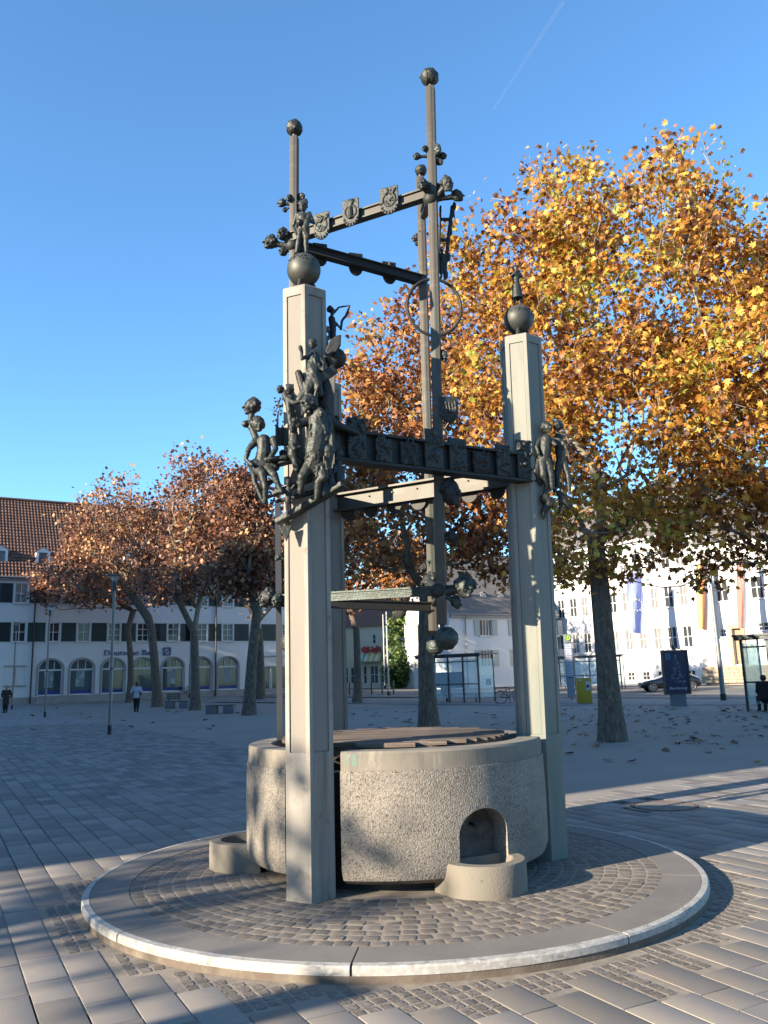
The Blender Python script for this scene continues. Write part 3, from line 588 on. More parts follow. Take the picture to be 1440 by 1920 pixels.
# ladder and hoop
mb=MB(); pA=px(848,386,AY+.12); pB=px(834,515,AY+.12); mb.tube([pA,pA.lerp(pB,.5)+Vector((-.006,0,0)),pB],.017,8)
pC=px(826,386,AY+.12); pD=px(822,515,AY+.12); mb.tube([pC,pD],.012,8)
for t_ in (.2,.5,.8): mb.bar(pC.lerp(pD,t_),pA.lerp(pB,t_),.02,.03)
for k in range(9): q=pA.lerp(pB,k/8)+Vector((rng.uniform(-.01,.02),0,0)); mb.sphere(q,(.02,.02,.045),8,6)
mb.tube([px(850,395,AY+.12),px(853,412,AY+.1)],[.012,.004],6)
cast('leaning_ladder',mb,brzd,F,vox=.0055,disp=.003)
mb=human(.30,dict(hl=(-.1,-.1,.9),hr=(.12,-.1,.85),el=(-.16,-.05,.8),er=(.16,-.05,.8)),fat=1.3); place(mb,px(831,522,AY+.1),R(200)); cast('climbing_figure',mb,brzd,F,vox=.005,disp=.003)
mb=MB(); c=px(814,576,7.45); hn=[c+Vector((.262*math.cos(a),0.03*math.cos(a),.292*math.sin(a))) for a in [2*PI*k/48 for k in range(49)]]; mb.tube(hn,.0155,8,cap=False); mb.obj('bronze_hoop',brzd,F,smooth=True)
for a in (R(95),R(265)): q=c+Vector((.262*math.cos(a),0,.292*math.sin(a))); MB().bar(q,Vector((At.x*.5+.26,AY+.05,q.z)),.02,.02).obj('hoop_bracket',brzd,F)
# ring of deep beams joining the three pillars
def ringbeam(A,B,z0,z1,out,m,plates=0,lit=False):
    d=(B-A); d.z=0; L=d.length; d.normalize(); o_=Vector((d.y,-d.x,0)); 
    if o_.dot(Vector(((A.x+B.x)/2-cx,(A.y+B.y)/2-cy,0)))<0: o_=-o_
    a=A+o_*out; b=B+o_*out; h=z1-z0; mb=MB(); zc=(z0+z1)/2
    V=lambda p,z:Vector((p.x,p.y,z))
    a2,b2=a+d*(.02),b-d*(.02)
    mb.bar(V(a2,zc),V(b2,zc),.03,h); mb.bar(V(a2,z1-.01),V(b2,z1-.01),.13,.02); mb.bar(V(a2,z0+.01),V(b2,z0+.01),.13,.02)
    bm_=mb.obj('ring_beam',m,F)
    return a,b,d,o_,bm_
a,b,d,o_,bm1=ringbeam(P1,P2,3.285,3.545,.13,brzd)
L=(b-a).length; nP=9
for k in range(nP):
    t_=(k+.5)/nP; w=L/nP*.88; c=a+d*(L*t_)+o_*.04; rg=random.Random(k+40); hh=rg.choice((.2,.25,.29,.34,.36)); w*=rg.uniform(.7,1.0); zc=3.29+hh/2+.02
    mb=MB(); mb.bar(c-d*w/2+Vector((0,0,zc)),c+d*w/2+Vector((0,0,zc)),.03,hh)
    P=lambda s,z,o2=.02:c+d*s+Vector((0,0,z))+o_*o2
    for q in range(16): 
        s_=rg.uniform(-.42,.42)*w; z=zc+rg.uniform(-.45,.5)*hh; an=rg.uniform(0,6.3); mb.tube([P(s_,z),P(s_+math.cos(an)*.04,z+math.sin(an)*.04,.028)],[.013,.008],6)
    for q in range(5): mb.sphere(P(rg.uniform(-.4,.4)*w,zc+rg.uniform(-.4,.45)*hh),rg.uniform(.014,.027),8,6)
    cast('relief_panel',mb,brz if k%3 else brzd,F,vox=.007,disp=.003)
a,b,d,o_,bm2=ringbeam(P2,P3,3.30,3.49,-.02,brzp)
for k in range(7):
    t_=(k+1)/8; c=a.lerp(b,t_); mb=MB(); mb.plate([(.085*math.cos(PI+PI*j/12),.09*math.sin(PI+PI*j/12)) for j in range(13)],Vector((c.x,c.y,3.30))+o_*.02,d,(0,0,1),.03); mb.obj('hanging_disc',brzd,F)
    MB().tube([Vector((c.x,c.y,3.42))-o_*.02,Vector((c.x,c.y,3.42))-o_*.035],.008,8).obj('beam_rivet',brzp,F)
a,b,d,o_,bm3=ringbeam(P3,P1,3.30,3.52,.05,brzd)
# post joint gussets
for (xx,yy,Y) in ((806,905,BY),(826,905,AY)): 
    q=px(xx,yy,Y); mb=MB(); mb.plate([(-.03,0),(.03,0),(.07,-.17),(-.07,-.17)],q,(1,0,0),(0,0,1),.03); mb.obj('gusset',brzp,F)
# slim down-pipe standing on the rim behind the front pillar
q=pz(525,1388,1.08); q2=q.copy(); q2.z=3.25; mb=MB(); mb.bar(q,q2+Vector((-.01,0,0)),.05,.05); mb.obj('down_pipe',mat('pipe_metal',(.05,.055,.065),.5,.5),F)
# ---------------------------------------------------------------- globes on the pillar tops
def globe(c,top,m,r=.14):
    g=Vector((c.x,c.y,top+.075+r)); mb=MB(); mb.sphere(g,r,40,26); gl=mb.obj('globe',m,F,smooth=True)
    rg=random.Random(int(c.x*100)); mb=MB()
    for k in range(26): a=rg.uniform(R(200),R(330)); e=rg.uniform(.25,.62); mb.sphere(g+Vector((math.cos(a)*math.cos(e),math.sin(a)*math.cos(e),math.sin(e)))*r,(.009,.009,.005),6,4)
    mb.obj('raised_lettering_dots',brzg,gl)
    for k in range(3):
        a=R(250)+k*2*PI/3; MB().tube([Vector((c.x+.10*math.cos(a),c.y+.10*math.sin(a),top)),g+Vector((math.cos(a)*.07,math.sin(a)*.07,-r*.86))],[.024,.017],8).obj('globe_foot',brz,F)
    return g
globem=mat('globe_bronze',(.065,.068,.06),.55,.45,noise=[((3,3,14),4,(.10,.105,.09),.45,.7),(5,4,(.035,.04,.037),.5,.72)],bump=(40,.25,.004))
g1=globe(P1,4.72,globem); g2=globe(P2+Vector((.047,0,0)),4.72,globem); g3=globe(P3,4.72,globem)
mb=human(.47,dict(hl=(-.13,-.05,.42),el=(-.19,.02,.58),er=(.19,.02,.62),hr=(.10,-.14,.60),al=(-.13,.0,.03),kl=(-.08,-.02,.28),ar=(.05,0,.03),kr=(.05,-.02,.28),tl=(-.15,-.05,.01),tr=(.05,-.06,.01)),fat=1.15,head=1.35,hair=1.5)
for k in range(7): a=R(20+23*k); mb.tube([(math.cos(a)*.02,0,.47),(math.cos(a)*.05,0,.47+math.sin(a)*.05)],[.008,.004],6)
mb.sphere((-.02,-.06,.27),.03,8,6); mb.tube([(.06,-.05,.33),(.03,-.08,.2),(.05,-.05,.12)],[.02,.03,.012],8)
place(mb,g1+Vector((.0,0,.135)),R(-5)); cast('child_with_crown_figure',mb,brz,F,vox=.0055,disp=.003)
mb=human(.42,dict(hl=(-.03,-.16,.80),el=(-.13,-.06,.72),er=(.13,-.05,.70),hr=(.02,-.15,.78)),fat=1.0,head=1.2,hair=1,skirt=True); place(mb,g2+Vector((0,0,.135)),R(10)); cast('woman_figure',mb,brz,F,vox=.0055,disp=.003)
mb=human(.42,{},fat=1.1,head=1.2,hair=1,skirt=True); place(mb,g3+Vector((0,0,.135)),R(190)); cast('robed_figure',mb,brz,F,vox=.007,disp=.003)
# ---------------------------------------------------------------- figure group on the front pillar
Y0=6.02
def X(x,y,Y=Y0): return px(x,y,Y)
def plank(x0,y0,x1,y1,Y0_,Y1_,w,h,m=brz): return cast('blade_ledge',MB().bar(X(x0,y0,Y0_),X(x1,y1,Y1_),w,h),m,F,vox=.008,disp=.003)
plank(520,980,645,908,6.15,5.98,.10,.045); plank(511,928,586,896,6.1,6.0,.07,.035); plank(596,713,628,692,6.05,6.1,.05,.075)
cast('ledge_fin',MB().plate([(-.05,.0),(.06,.0),(.012,-.13)],X(534,985,6.12),(1,0,0),(0,0,1),.02),brz,F,vox=.007,disp=.003)
MB().bar(X(622,703,6.28),X(622,930,6.22),.045,.05,up=(0,1,0)).obj('bronze_strip',mat('strip_bronze',(.15,.15,.135),.6,.4,bump=(30,.3,.005)),F)
# standing giant
def fig(name,pts,rads,extra=None,m=brz,hair=None,vox=.006,disp=.004,headc=None,haz=270,beard=False):
    """figure from pixel joints: pts = list of limbs (list of (x,y,Y))"""
    mb=MB()
    for l,r in zip(pts,rads):
        P=[X(*p) for p in l]; mb.tube(P,r if hasattr(r,'__len__') else [r]*len(P),10)
        for q,rr in zip(P,r if hasattr(r,'__len__') else [r]*len(P)): mb.sphere(q,rr,10,7)
    if headc:
        for (x,y,Y,r,az,bd,hr) in headc: h=headmb(X(x,y,Y),r,az,beard=bd,hair=hr); mb.add(h.v,h.f)
    if extra: extra(mb)
    return cast(name,mb,m,F,vox=vox,disp=disp)
def folds(mb,pts,r,n,seed):
    rg=random.Random(seed); P=[X(*p) for p in pts]
    for k in range(n):
        t=rg.uniform(0,len(P)-1.01); i=int(t); q=P[i].lerp(P[i+1],t-i)+Vector((rg.uniform(-1,1)*r,-rg.uniform(.2,.8)*r,rg.uniform(-.02,.02))); mb.tube([q,q+Vector((rg.uniform(-.02,.02),0,-rg.uniform(.03,.08)))],[rg.uniform(.006,.014),.005],6)
fig('bearded_giant_figure',[[(596,782,5.98),(597,810,5.98),(592,845,5.96),(590,875,5.98)],[(578,790,5.98),(560,795,5.93),(552,788,5.9)],[(612,785,6.0),(618,800,6.0),(612,825,5.93)],[(582,870,5.97),(566,895,5.92),(563,922,5.95)],[(600,872,5.97),(606,895,5.92),(597,905,5.93),(594,935,5.96)],[(615,845,5.95),(612,880,5.96)]],
  [[.07,.085,.085,.075],[.04,.03,.022],[.04,.03,.022],[.05,.035,.022],[.055,.04,.03,.022],[.05,.035]],headc=[(577,757,5.95,.062,235,True,1.1),(601,774,5.92,.035,290,False,.5)],extra=lambda mb:(folds(mb,[(596,800,5.95),(595,840,5.93),(600,890,5.95)],.06,34,3),mb.tube([X(590,765),X(592,735,5.98),X(598,722,5.98)],[.03,.012,.02],8)))
fig('waving_woman_figure',[[(588,668,6.08),(588,690,6.06),(588,712,6.05),(576,735,6.03),(562,750,6.02)],[(576,668,6.06),(566,673,6.02),(566,660,6.0),(563,651,5.99)],[(598,670,6.08),(607,682,6.06),(606,694,6.02)],[(592,715,6.03),(600,738,6.02)]],
  [[.045,.055,.06,.05,.035],[.02,.015,.014,.018],[.022,.018,.014],[.045,.03]],headc=[(586,645,6.06,.038,265,False,1.2)],extra=lambda mb:folds(mb,[(588,675,6.05),(585,710,6.03),(570,742,6.02)],.045,30,8))
fig('seated_youth_figure',[[(495,826,6.0),(495,846,6.0),(492,868,6.02)],[(480,826,6.0),(466,843,5.97),(461,862,5.95),(473,872,5.93)],[(513,824,6.0),(517,842,5.95),(505,862,5.92)],[(483,880,6.0),(492,888,5.93),(498,915,5.92),(497,942,5.95)],[(500,880,6.0),(514,890,5.93),(524,915,5.93),(528,922,5.9)],[(475,882,6.03),(478,905,6.02),(494,940,6.02)],[(480,872,6.0),(515,875,6.0)]],
  [[.05,.055,.06],[.03,.022,.018,.018],[.03,.022,.018],[.045,.033,.024,.018],[.045,.03,.02,.016],[.025,.02,.02],[.05,.04]],headc=[(484,797,5.98,.058,290,False,1.3)])
fig('bust_on_bracket',[[(472,778,6.1),(470,795,6.1),(476,812,6.08),(484,830,6.06)]],[[.025,.035,.025,.03]],headc=[(472,763,6.1,.062,200,False,1.6)],extra=lambda mb:mb.sphere(X(460,795,6.08),.03,8,6))
fig('table_with_bowls',[[(480,880,6.1),(520,868,6.02),(556,862,6.0)],[(500,862,5.96),(535,858,5.97)]],[[.03,.035,.025],[.022,.022]],extra=lambda mb:(mb.sphere(X(510,862,5.93),(.05,.045,.014),12,6),mb.sphere(X(532,868,5.93),(.045,.04,.012),12,6)))
fig('mother_with_child_figure',[[(551,817,5.97),(552,833,5.96),(549,852,5.97),(560,868,6.0)],[(545,830,5.95),(552,842,5.9),(562,838,5.92)],[(549,850,5.96),(556,880,5.97)]],[[.035,.045,.04,.03],[.02,.016,.014],[.03,.02]],headc=[(549,803,5.95,.034,260,False,1)])
fig('crowned_head_on_arm',[[(545,745,6.02),(541,755,6.0),(543,778,6.0),(547,800,6.0)],[(540,748,6.0),(552,756,5.98),(562,753,5.97)]],[[.03,.028,.022,.025],[.022,.018,.016]],headc=[(543,732,6.0,.033,240,False,.9)],extra=lambda mb:[mb.tube([X(537+4*k,726,6.0),X(536+4.5*k,719,6.0)],[.009,.005],6) for k in range(4)])
fig('small_child_figure',[[(541,915,5.95),(541,928,5.95),(540,940,5.95)],[(536,918,5.95),(530,926,5.93)],[(546,918,5.95),(552,910,5.93)],[(538,942,5.95),(539,965,5.97)],[(543,942,5.95),(544,960,5.97)]],[[.02,.024,.024],[.012,.01],[.012,.01],[.016,.01],[.016,.01]],headc=[(541,905,5.94,.025,270,False,1)],m=brzd)
fig('kneeling_child_figure',[[(634,868,6.05),(634,884,6.05),(636,900,6.05)],[(628,872,6.03),(626,886,6.0)],[(642,880,6.05),(642,900,6.05)]],[[.028,.032,.04],[.015,.012],[.02,.02]],headc=[(635,851,6.03,.032,220,False,1)],m=brz)
hd(525,731,6.15,8,250,(538,735,6.15),hair=.6)
fig('seated_pair_figure',[[(606,905,5.98),(606,925,5.98),(618,915,6.0)],[(620,898,6.0),(622,915,6.0)]],[[.03,.04,.035],[.03,.03]],headc=[(604,893,5.96,.028,280,False,1)])
# sail shape, drum and archer behind
mb=MB(); mb.plate([(-.07,-.06),(-.03,.03),(.03,.07),(.06,.075),(.055,-.01),(.02,-.07),(-.04,-.10)],X(626,645,6.2),(1,0,0),(0,0,1),.03); mb.sphere(X(630,672,6.3),.085,14,10); mb.tube([X(612,664,6.15),X(622,690,6.2)],.03,8); cast('sail_and_drum',mb,brzd,F,vox=.007,disp=.003)
fig('archer_figure',[[(622,598,6.45),(624,612,6.45),(624,635,6.42)],[(622,596,6.45),(632,608,6.45),(638,615,6.45)],[(622,590,6.45),(636,576,6.5),(654,573,6.5)]],[[.03,.03,.025],[.012,.01,.01],[.014,.009,.007]],headc=[(620,581,6.45,.03,330,False,.8)],m=brzd,extra=lambda mb:mb.tube([X(656,572,6.5),X(650,590,6.5),X(641,602,6.5),X(639,618,6.47)],[.008,.012,.012,.012],8),vox=.005)
mb=MB()
for k,(xa,w_) in enumerate(((519,.02),(524,.016),(529,.012),(534,.05))): mb.bar(X(xa,836,6.05+.02*k),X(xa,797+5*(k%2),6.05+.02*k),w_,.03,up=(0,1,0))
cast('upright_fins',mb,brz,F,vox=.006,disp=.002)
mb=MB(); mb.tube([X(526,745,6.1),X(520,765,6.1),X(512,775,6.1)],[.008,.006,.004],6); mb.tube([X(520,800,6.1),X(521,775,6.1),X(528,758,6.1)],[.01,.007,.004],6); mb.tube([X(520,772,6.1),X(497,765,6.1)],[.005,.002],5)
for k in range(24): 
    q=X(rng.uniform(510,530),rng.uniform(746,800),rng.uniform(6.06,6.14)); a=rng.uniform(0,6.3); mb.tube([q,q+Vector((math.cos(a)*.02,0,math.sin(a)*.02))],[.011,.004],6)
cast('leafy_twig',mb,brzd,F,vox=.005,disp=.002)
fig('backing_tree_relief',[[(560,700,6.12),(570,735,6.1),(600,760,6.15),(618,790,6.15)],[(604,700,6.12),(612,730,6.12),(608,760,6.12)],[(535,740,6.15),(546,770,6.12),(556,850,6.12),(560,880,6.1)],[(530,850,6.12),(560,868,6.08),(600,860,6.1)],[(618,790,6.15),(640,800,6.2),(670,812,6.35)],[(520,940,6.12),(560,930,6.1),(600,920,6.1)],[(505,905,6.1),(520,900,6.1),(530,925,6.1)]],[[.03,.035,.05,.05],[.04,.05,.04],[.03,.03,.03,.03],[.03,.03,.03],[.04,.03,.02],[.015,.02,.02],[.02,.018,.014]],m=brzd)
# figure pair and fish on the right pillar
def fig2(*a,**k): return fig(*a,**k)
yy=7.28
fig('embracing_man_figure',[[(1024,825,yy),(1022,843,yy),(1020,862,yy)],[(1012,826,yy),(1006,838,yy-.04),(1010,850,yy-.06)],[(1034,826,yy),(1042,834,yy-.04)],[(1016,864,yy),(1019,890,yy-.03),(1025,912,yy),(1022,922,yy)],[(1026,864,yy),(1034,892,yy-.02),(1036,915,yy)],[(1022,935,yy),(1030,945,yy),(1020,960,yy),(1019,972,yy)]],[[.055,.06,.05],[.028,.02,.018],[.025,.018],[.045,.035,.024,.02],[.045,.03,.022],[.05,.045,.03,.012]],headc=[(1025,802,yy,.052,300,False,1.2)],m=brz,vox=.007)
fig('embracing_woman_figure',[[(1047,822,yy+.08),(1050,842,yy+.08),(1052,862,yy+.08)],[(1055,828,yy+.06),(1062,838,yy),(1072,826,yy),(1078,827,yy)],[(1060,838,yy),(1066,850,yy),(1068,862,yy)],[(1050,865,yy+.08),(1044,890,yy+.05),(1046,912,yy+.05)],[(1058,868,yy+.08),(1066,895,yy+.06),(1068,925,yy+.06)],[(1048,925,yy+.1),(1058,935,yy+.1),(1066,955,yy+.1),(1062,940,yy+.1)],[(1052,930,yy+.1),(1050,958,yy+.1),(1046,962,yy+.1)]],[[.045,.05,.045],[.022,.018,.014,.01],[.015,.012,.01],[.04,.03,.018],[.035,.025,.014],[.03,.03,.012,.02],[.02,.014,.008]],headc=[(1046,799,yy+.05,.05,240,False,1.3)],m=brz,vox=.007)
fig('pillar_relief_bracket',[[(1012,860,7.3),(1005,885,7.28),(1012,905,7.3)],[(1030,860,7.35),(1040,920,7.35)]],[[.04,.05,.03],[.03,.02]],m=brzd)
# ---------------------------------------------------------------- plane trees
barkm=mat('plane_bark',(.15,.115,.085),.9,noise=[((13,13,5),5,(.085,.066,.05),.44,.6),((9,9,4),4,(.21,.175,.13),.56,.66)],bump=(26,.9,.02))
barkl=mat('pale_limb_bark',(.27,.245,.195),.85,noise=[((3,3,1.6),4,(.15,.13,.10),.45,.62)],bump=(14,.5,.015))
gold=[(0,(.09,.035,.018)),(.16,(.22,.08,.025)),(.36,(.42,.165,.035)),(.58,(.54,.27,.045)),(.78,(.60,.37,.06)),(.90,(.54,.42,.08)),(.99,(.42,.38,.06)),(1,(.34,.36,.06))]  # dark low stops: brown leaves plus crown shade put into the colour
russet=[(0,(.10,.04,.02)),(.25,(.21,.075,.03)),(.5,(.35,.13,.045)),(.75,(.46,.21,.06)),(.92,(.52,.28,.08)),(1,(.22,.2,.06))]
brown=[(0,(.085,.04,.028)),(.3,(.17,.075,.045)),(.6,(.29,.13,.07)),(.85,(.42,.21,.11)),(1,(.48,.30,.13))]
LG=leafmat('gold_leaves',gold,.45,.45); LR=leafmat('russet_leaves',russet,.38,.4); LB=leafmat('brown_leaves',brown,.3,.3)
def skeleton(base,fork,ell,n,seed,step=.45,lead=None):
    """grow branches towards points filling the crown ellipsoids; returns nodes,parents"""
    rg=np.random.default_rng(seed); pts=[]
    wsum=np.array([e[1][0]*e[1][1]*e[1][2]*(e[2] if len(e)>2 else 1) for e in ell]); wsum/=wsum.sum()
    while len(pts)<n:
        e=ell[rg.choice(len(ell),p=wsum)]; d=rg.normal(size=3); d/=np.linalg.norm(d); r=rg.uniform(.15,1)**.45
        p=np.array(e[0])+d*r*np.array(e[1]); pts.append(p)
    pts=np.array(pts); fk=np.array(fork,float); pts=pts[np.argsort(np.linalg.norm(pts-fk,axis=1))]
    base=np.array(base,float); N=[base]; P=[-1]; C=[0.]
    ns=6; side=rg.normal(size=3)*[.04,.04,0]
    for i in range(1,ns+1):
        t=i/ns; N.append(base+(fk-base)*t+side*math.sin(t*PI)*2); P.append(i-1); C.append(0.)
    F0=len(N)-1; A=np.zeros((60000,3)); CC=np.zeros(60000); A[:len(N)]=N; CC[:F0]=6.; m=len(N)
    for p in pts:
        D=np.linalg.norm(A[:m]-p,axis=1)+CC[:m]*.42; 
        up=(p[2]-A[:m,2]); D+=np.where(up<-.3,1.2,0)
        j=int(np.argmin(D)); q=A[j]; L=np.linalg.norm(p-q); k=max(1,int(L/step)); par=j
        bend=rg.normal(size=3)*.07*L; bend[2]+=-.06*L
        for s in range(1,k+1):
            t=s/k; x=q+(p-q)*t+bend*math.sin(t*PI)+(rg.normal(size=3)*.03*step if s<k else 0)
            A[m]=x; P.append(par); CC[m]=CC[par]*(1 if par>=F0 else 0)+L/k; par=m; m+=1
            if m>=59990: break
    return A[:m],np.array(P),F0
def treemesh(name,A,P,F0,trunk_r,parent,m,rmin=.006,lim=None,flare=1.5,sides=7):
    n=len(A); kids=np.zeros(n,int); rad=np.zeros(n); acc=np.zeros(n)
    for i in range(n-1,0,-1):
        r=rmin**2.35 if acc[i]==0 else acc[i]; rad[i]=r**(1/2.35); acc[P[i]]+=r
    s=trunk_r/(acc[F0]**(1/2.35) if acc[F0]>0 else 1); rad=np.maximum(rad*min(s,1.6) if s<1 else rad*(s**(np.clip(rad/rad[F0],0,1)**.5)),rmin)
    rad[F0]=max(rad[F0],trunk_r*.8)
    for i in range(F0+1): t=i/F0; rad[i]=trunk_r*(1+(flare-1)*math.exp(-t*7)-.12*t)
    V=[];Fc=[];Vl=[];Fl=[]
    # chains
    ch={}; 
    for i in range(1,n): ch.setdefault(P[i],[]).append(i)
    main={p:max(c,key=lambda k:rad[k]) for p,c in ch.items()}
    mbt=MB(); mbl=MB(); start=[(0,None)]
    def chain(i,pre):
        pts=[pre] if pre is not None else []; idx=[]
        while True:
            idx.append(i)
            if i not in main: break
            for c in ch[i]:
                if c!=main[i]: stack.append((c,i))
            i=main[i]
        return idx
    stack=[(0,None)]
    while stack:
        i,pre=stack.pop(); idx=chain(i,pre); pts=[A[k] for k in idx]; rs=[rad[k] for k in idx]
        if pre is not None: pts=[A[pre]]+pts; rs=[min(rad[pre]*.8,rs[0]*1.25)]+rs
        if len(pts)<2: continue
        trunk=(i==0)
        if trunk:
            k=F0+3; k=min(k,len(pts)-1); mbt.tube(pts[:k+1],rs[:k+1],14); 
            mbl.tube(pts[k:],rs[k:],sides) if len(pts)-k>1 else None
        else: mbl.tube(pts,rs,8 if rs[0]>.05 else (5 if rs[0]>.018 else 3),cap=False)
    cast_=mbt.mesh('trunk',m,smooth=True,off=org(parent),angle=80); link('trunk',cast_,parent)
    mbl.obj('limbs',barkl,parent,smooth=True,angle=80)
    return rad
def leafshape(kind):
    if kind=='star':
        out=[]
        for k in range(11):
            a=-PI/2+(k+.5)*2*PI/11 if False else 0
        R1=[(.0,-.42),(.30,-.30),(.52,-.12),(.24,.02),(.46,.36),(.14,.22),(.0,.60),(-.14,.22),(-.46,.36),(-.24,.02),(-.52,-.12),(-.30,-.30)]
        v=[(0,-.05,.05)]+[(x,y,-.10*abs(x)*2-.05*abs(y)) for x,y in R1]; n=len(R1); return np.array(v),[(0,1+i,1+(i+1)%n) for i in range(n)]
    if kind=='mid':
        R1=[(.0,-.45),(.5,-.15),(.22,.05),(.38,.4),(0,.55),(-.38,.4),(-.22,.05),(-.5,-.15)]
        v=[(0,-.02,.06)]+[(x,y,-.12*abs(x)) for x,y in R1]; n=8; return np.array(v),[(0,1+i,1+(i+1)%n) for i in range(n)]
    v=[(0,-.5,0),(.45,.0,-.06),(0,.55,0),(-.45,.0,-.06)]; return np.array(v),[(0,1,2),(0,2,3)]
def leaves(name,A,P,F0,n,size,m,parent,seed,kind='star',spread=.28,cull=None,minz=None):
    rg=np.random.default_rng(seed); cnt=np.bincount(P[1:],minlength=len(A)); tips=np.where(cnt==0)[0]
    near=[]; 
    for t in tips:
        k=t; 
        for _ in range(3):
            near.append(k); k=P[k]
            if k<=F0: break
    near=np.array(near); wt=rg.gamma(.9,1,size=len(tips)); wt=np.repeat(1.,len(near)); 
    cl=rg.gamma(1.1,1.,size=len(A)); w=cl[near]; w/=w.sum()
    c=A[rg.choice(near,size=n,p=w)]+rg.normal(size=(n,3))*spread*[1,1,.85]+[0,0,-.06]
    if minz is not None: c=c[c[:,2]>minz]
    n=len(c); sz=size*rg.uniform(.6,1.25,n)
    v,f=leafshape(kind); nv=len(v)
    # random frames, mostly hanging with the face outward/up
    nrm=rg.normal(size=(n,3))+[0,0,.55]; nrm/=np.linalg.norm(nrm,axis=1)[:,None]
    t=rg.normal(size=(n,3))+[0,0,-.6]; t-=nrm*(t*nrm).sum(1)[:,None]; t/=np.linalg.norm(t,axis=1)[:,None]; b=np.cross(nrm,t)
    V=c[:,None,:]+sz[:,None,None]*(v[None,:,0:1]*b[:,None,:]+v[None,:,1:2]*t[:,None,:]+v[None,:,2:3]*nrm[:,None,:])
    V-=np.array(org(parent)); Fa=np.array(f)[None]+(np.arange(n)*nv)[:,None,None]
    me=bpy.data.meshes.new(name); nf=n*len(f); me.vertices.add(n*nv); me.vertices.foreach_set('co',V.reshape(-1)); me.loops.add(nf*3); me.loops.foreach_set('vertex_index',Fa.reshape(-1).astype(np.int32))
    me.polygons.add(nf); me.polygons.foreach_set('loop_start',np.arange(nf,dtype=np.int32)*3); me.polygons.foreach_set('loop_total',np.full(nf,3,np.int32)); me.update(calc_edges=True); me.materials.append(m)
    o=link(name,me,parent); o['kind']='stuff'; return o
def ell(x,y,Y,rx,ry,rz,w=1): p=px(x,y,Y); return (tuple(p),(rx,ry,rz),w)
def tree(label,base,fork,ells,npts,nl,size,tr,lm,seed,kind='star',spread=.28,group=None,rmin=.006,step=.45):
    g=gp(*base) if len(base)==2 else Vector(base); t=thing('plane_tree',label,'tree',tuple(g),group=group)
    A,P,F0=skeleton((g.x,g.y,g.z-.05),fork,ells,npts,seed,step); treemesh('t',A,P,F0,tr,t,barkm,rmin=rmin); leaves('crown',A,P,F0,nl,size,lm,t,seed+5,kind,spread); return t
tree('large golden plane tree with a thick leaning trunk standing right of the fountain',(1149,1389),tuple(px(1116,1010,20)),
  [ell(1170,520,20.5,3.6,3.6,3.3),ell(1180,780,20.3,4.1,3.8,2.6),ell(985,690,20.5,1.9,2.2,3.0,.8),ell(1300,640,20,2.3,3,3.6,.9),ell(1060,420,21,1.8,2,2.1,1.1),ell(1265,370,20.5,1.9,2,1.6,1.3),ell(1180,960,20,3.6,3,.9,.8),ell(915,500,21.5,1.7,1.6,1.9,1.6),ell(985,390,21.5,1.0,1.2,1.3,1.2),ell(1230,1035,19.2,3.4,2.6,.6,1.0),ell(1065,1030,20.5,1.1,1.4,.9,1.6)],1150,32000,.16,.25,LG,11,'star',.27)
rt=thing('plane_tree','yellow plane tree whose crown and low limb reach in from the right edge','tree',tuple(px(1640,1380,19.5).to_2d())+(0,))
gb=ORG[rt.name]; A,P,F0=skeleton((gb.x,gb.y,-.05),(gb.x-.3,gb.y-.2,4.3),[ell(1480,760,18.5,3.2,3.2,3.6),ell(1400,950,18,1.9,2,1.5,.7),ell(1560,560,19,3,3,3,.7)],620,0+1,23); treemesh('t',A,P,F0,.33,rt,barkm); leaves('crown',A,P,F0,14000,.165,LG,rt,29,'star',.27)
tree('russet plane tree behind the fountain with its trunk seen under the hanging posts',(805,1365),tuple(px(800,1100,27)),
  [ell(800,830,27,3.9,3.6,4.2),ell(700,760,27,1.9,2.2,2.9,.8),ell(880,620,27.5,2.6,2.6,2.8,1.0),ell(790,1010,26.5,4.4,3.6,1.3),ell(950,900,27,2.3,2.6,3.3,.7),ell(700,600,27.5,.8,.9,.9,.4),ell(800,540,27.5,1.0,.9,.9,.5)],900,21000,.18,.26,LR,35,'mid',.30)
yl=lambda b:gp(*b).y
gl='bare-limbed plane trees on the gravel square'
def ltree(label,base,fk,els,n,nl,tr,seed,m=LB,sz=.24):
    Y=yl(base); tree(label,base,tuple(px(fk[0],fk[1],Y)),[ell(x,y,Y+dy,a*Y/58,b*Y/58,c*Y/58,w) for x,y,dy,a,b,c,w in els],n,nl,sz,tr,m,seed,'quad',.42,rmin=.012,step=.9)
ltree('brown plane tree with a leaning trunk left of the first bench, before the bank',(296,1325),(284,1180),[(215,1010,0,4.0,3.6,3.4,1),(180,1070,0,3.9,3.4,1.9,1),(290,1000,0,2.6,3,3.6,.8),(225,925,0,2.6,2.4,1.5,.6)],520,8800,.30,41)
ltree('brown plane tree with a slim trunk between the two benches',(366,1331),(364,1185),[(375,930,0,2.9,2.7,3.0,1),(385,1030,0,3.0,3,3.2,1),(370,860,0,1.5,1.5,1.0,.5),(330,1090,0,3,3,1.2,.6)],480,8800,.26,43)
ltree('plane tree with a pale trunk right of the bench nearest the fountain',(467,1341),(482,1150),[(450,930,0,2.0,2,2.2,.9),(470,1010,0,2.1,2,2.7,1),(520,1060,0,2.3,2,2.0,.8),(430,1085,0,2.3,2,1.3,.7)],420,8000,.27,47)
ltree('dark plane tree standing close behind the pale-trunked tree by the shop window',(488,1310),(486,1190),[(500,1060,0,3.6,3,2.6,1),(560,1000,0,3,3,3,1)],260,6000,.33,51,sz=.3)
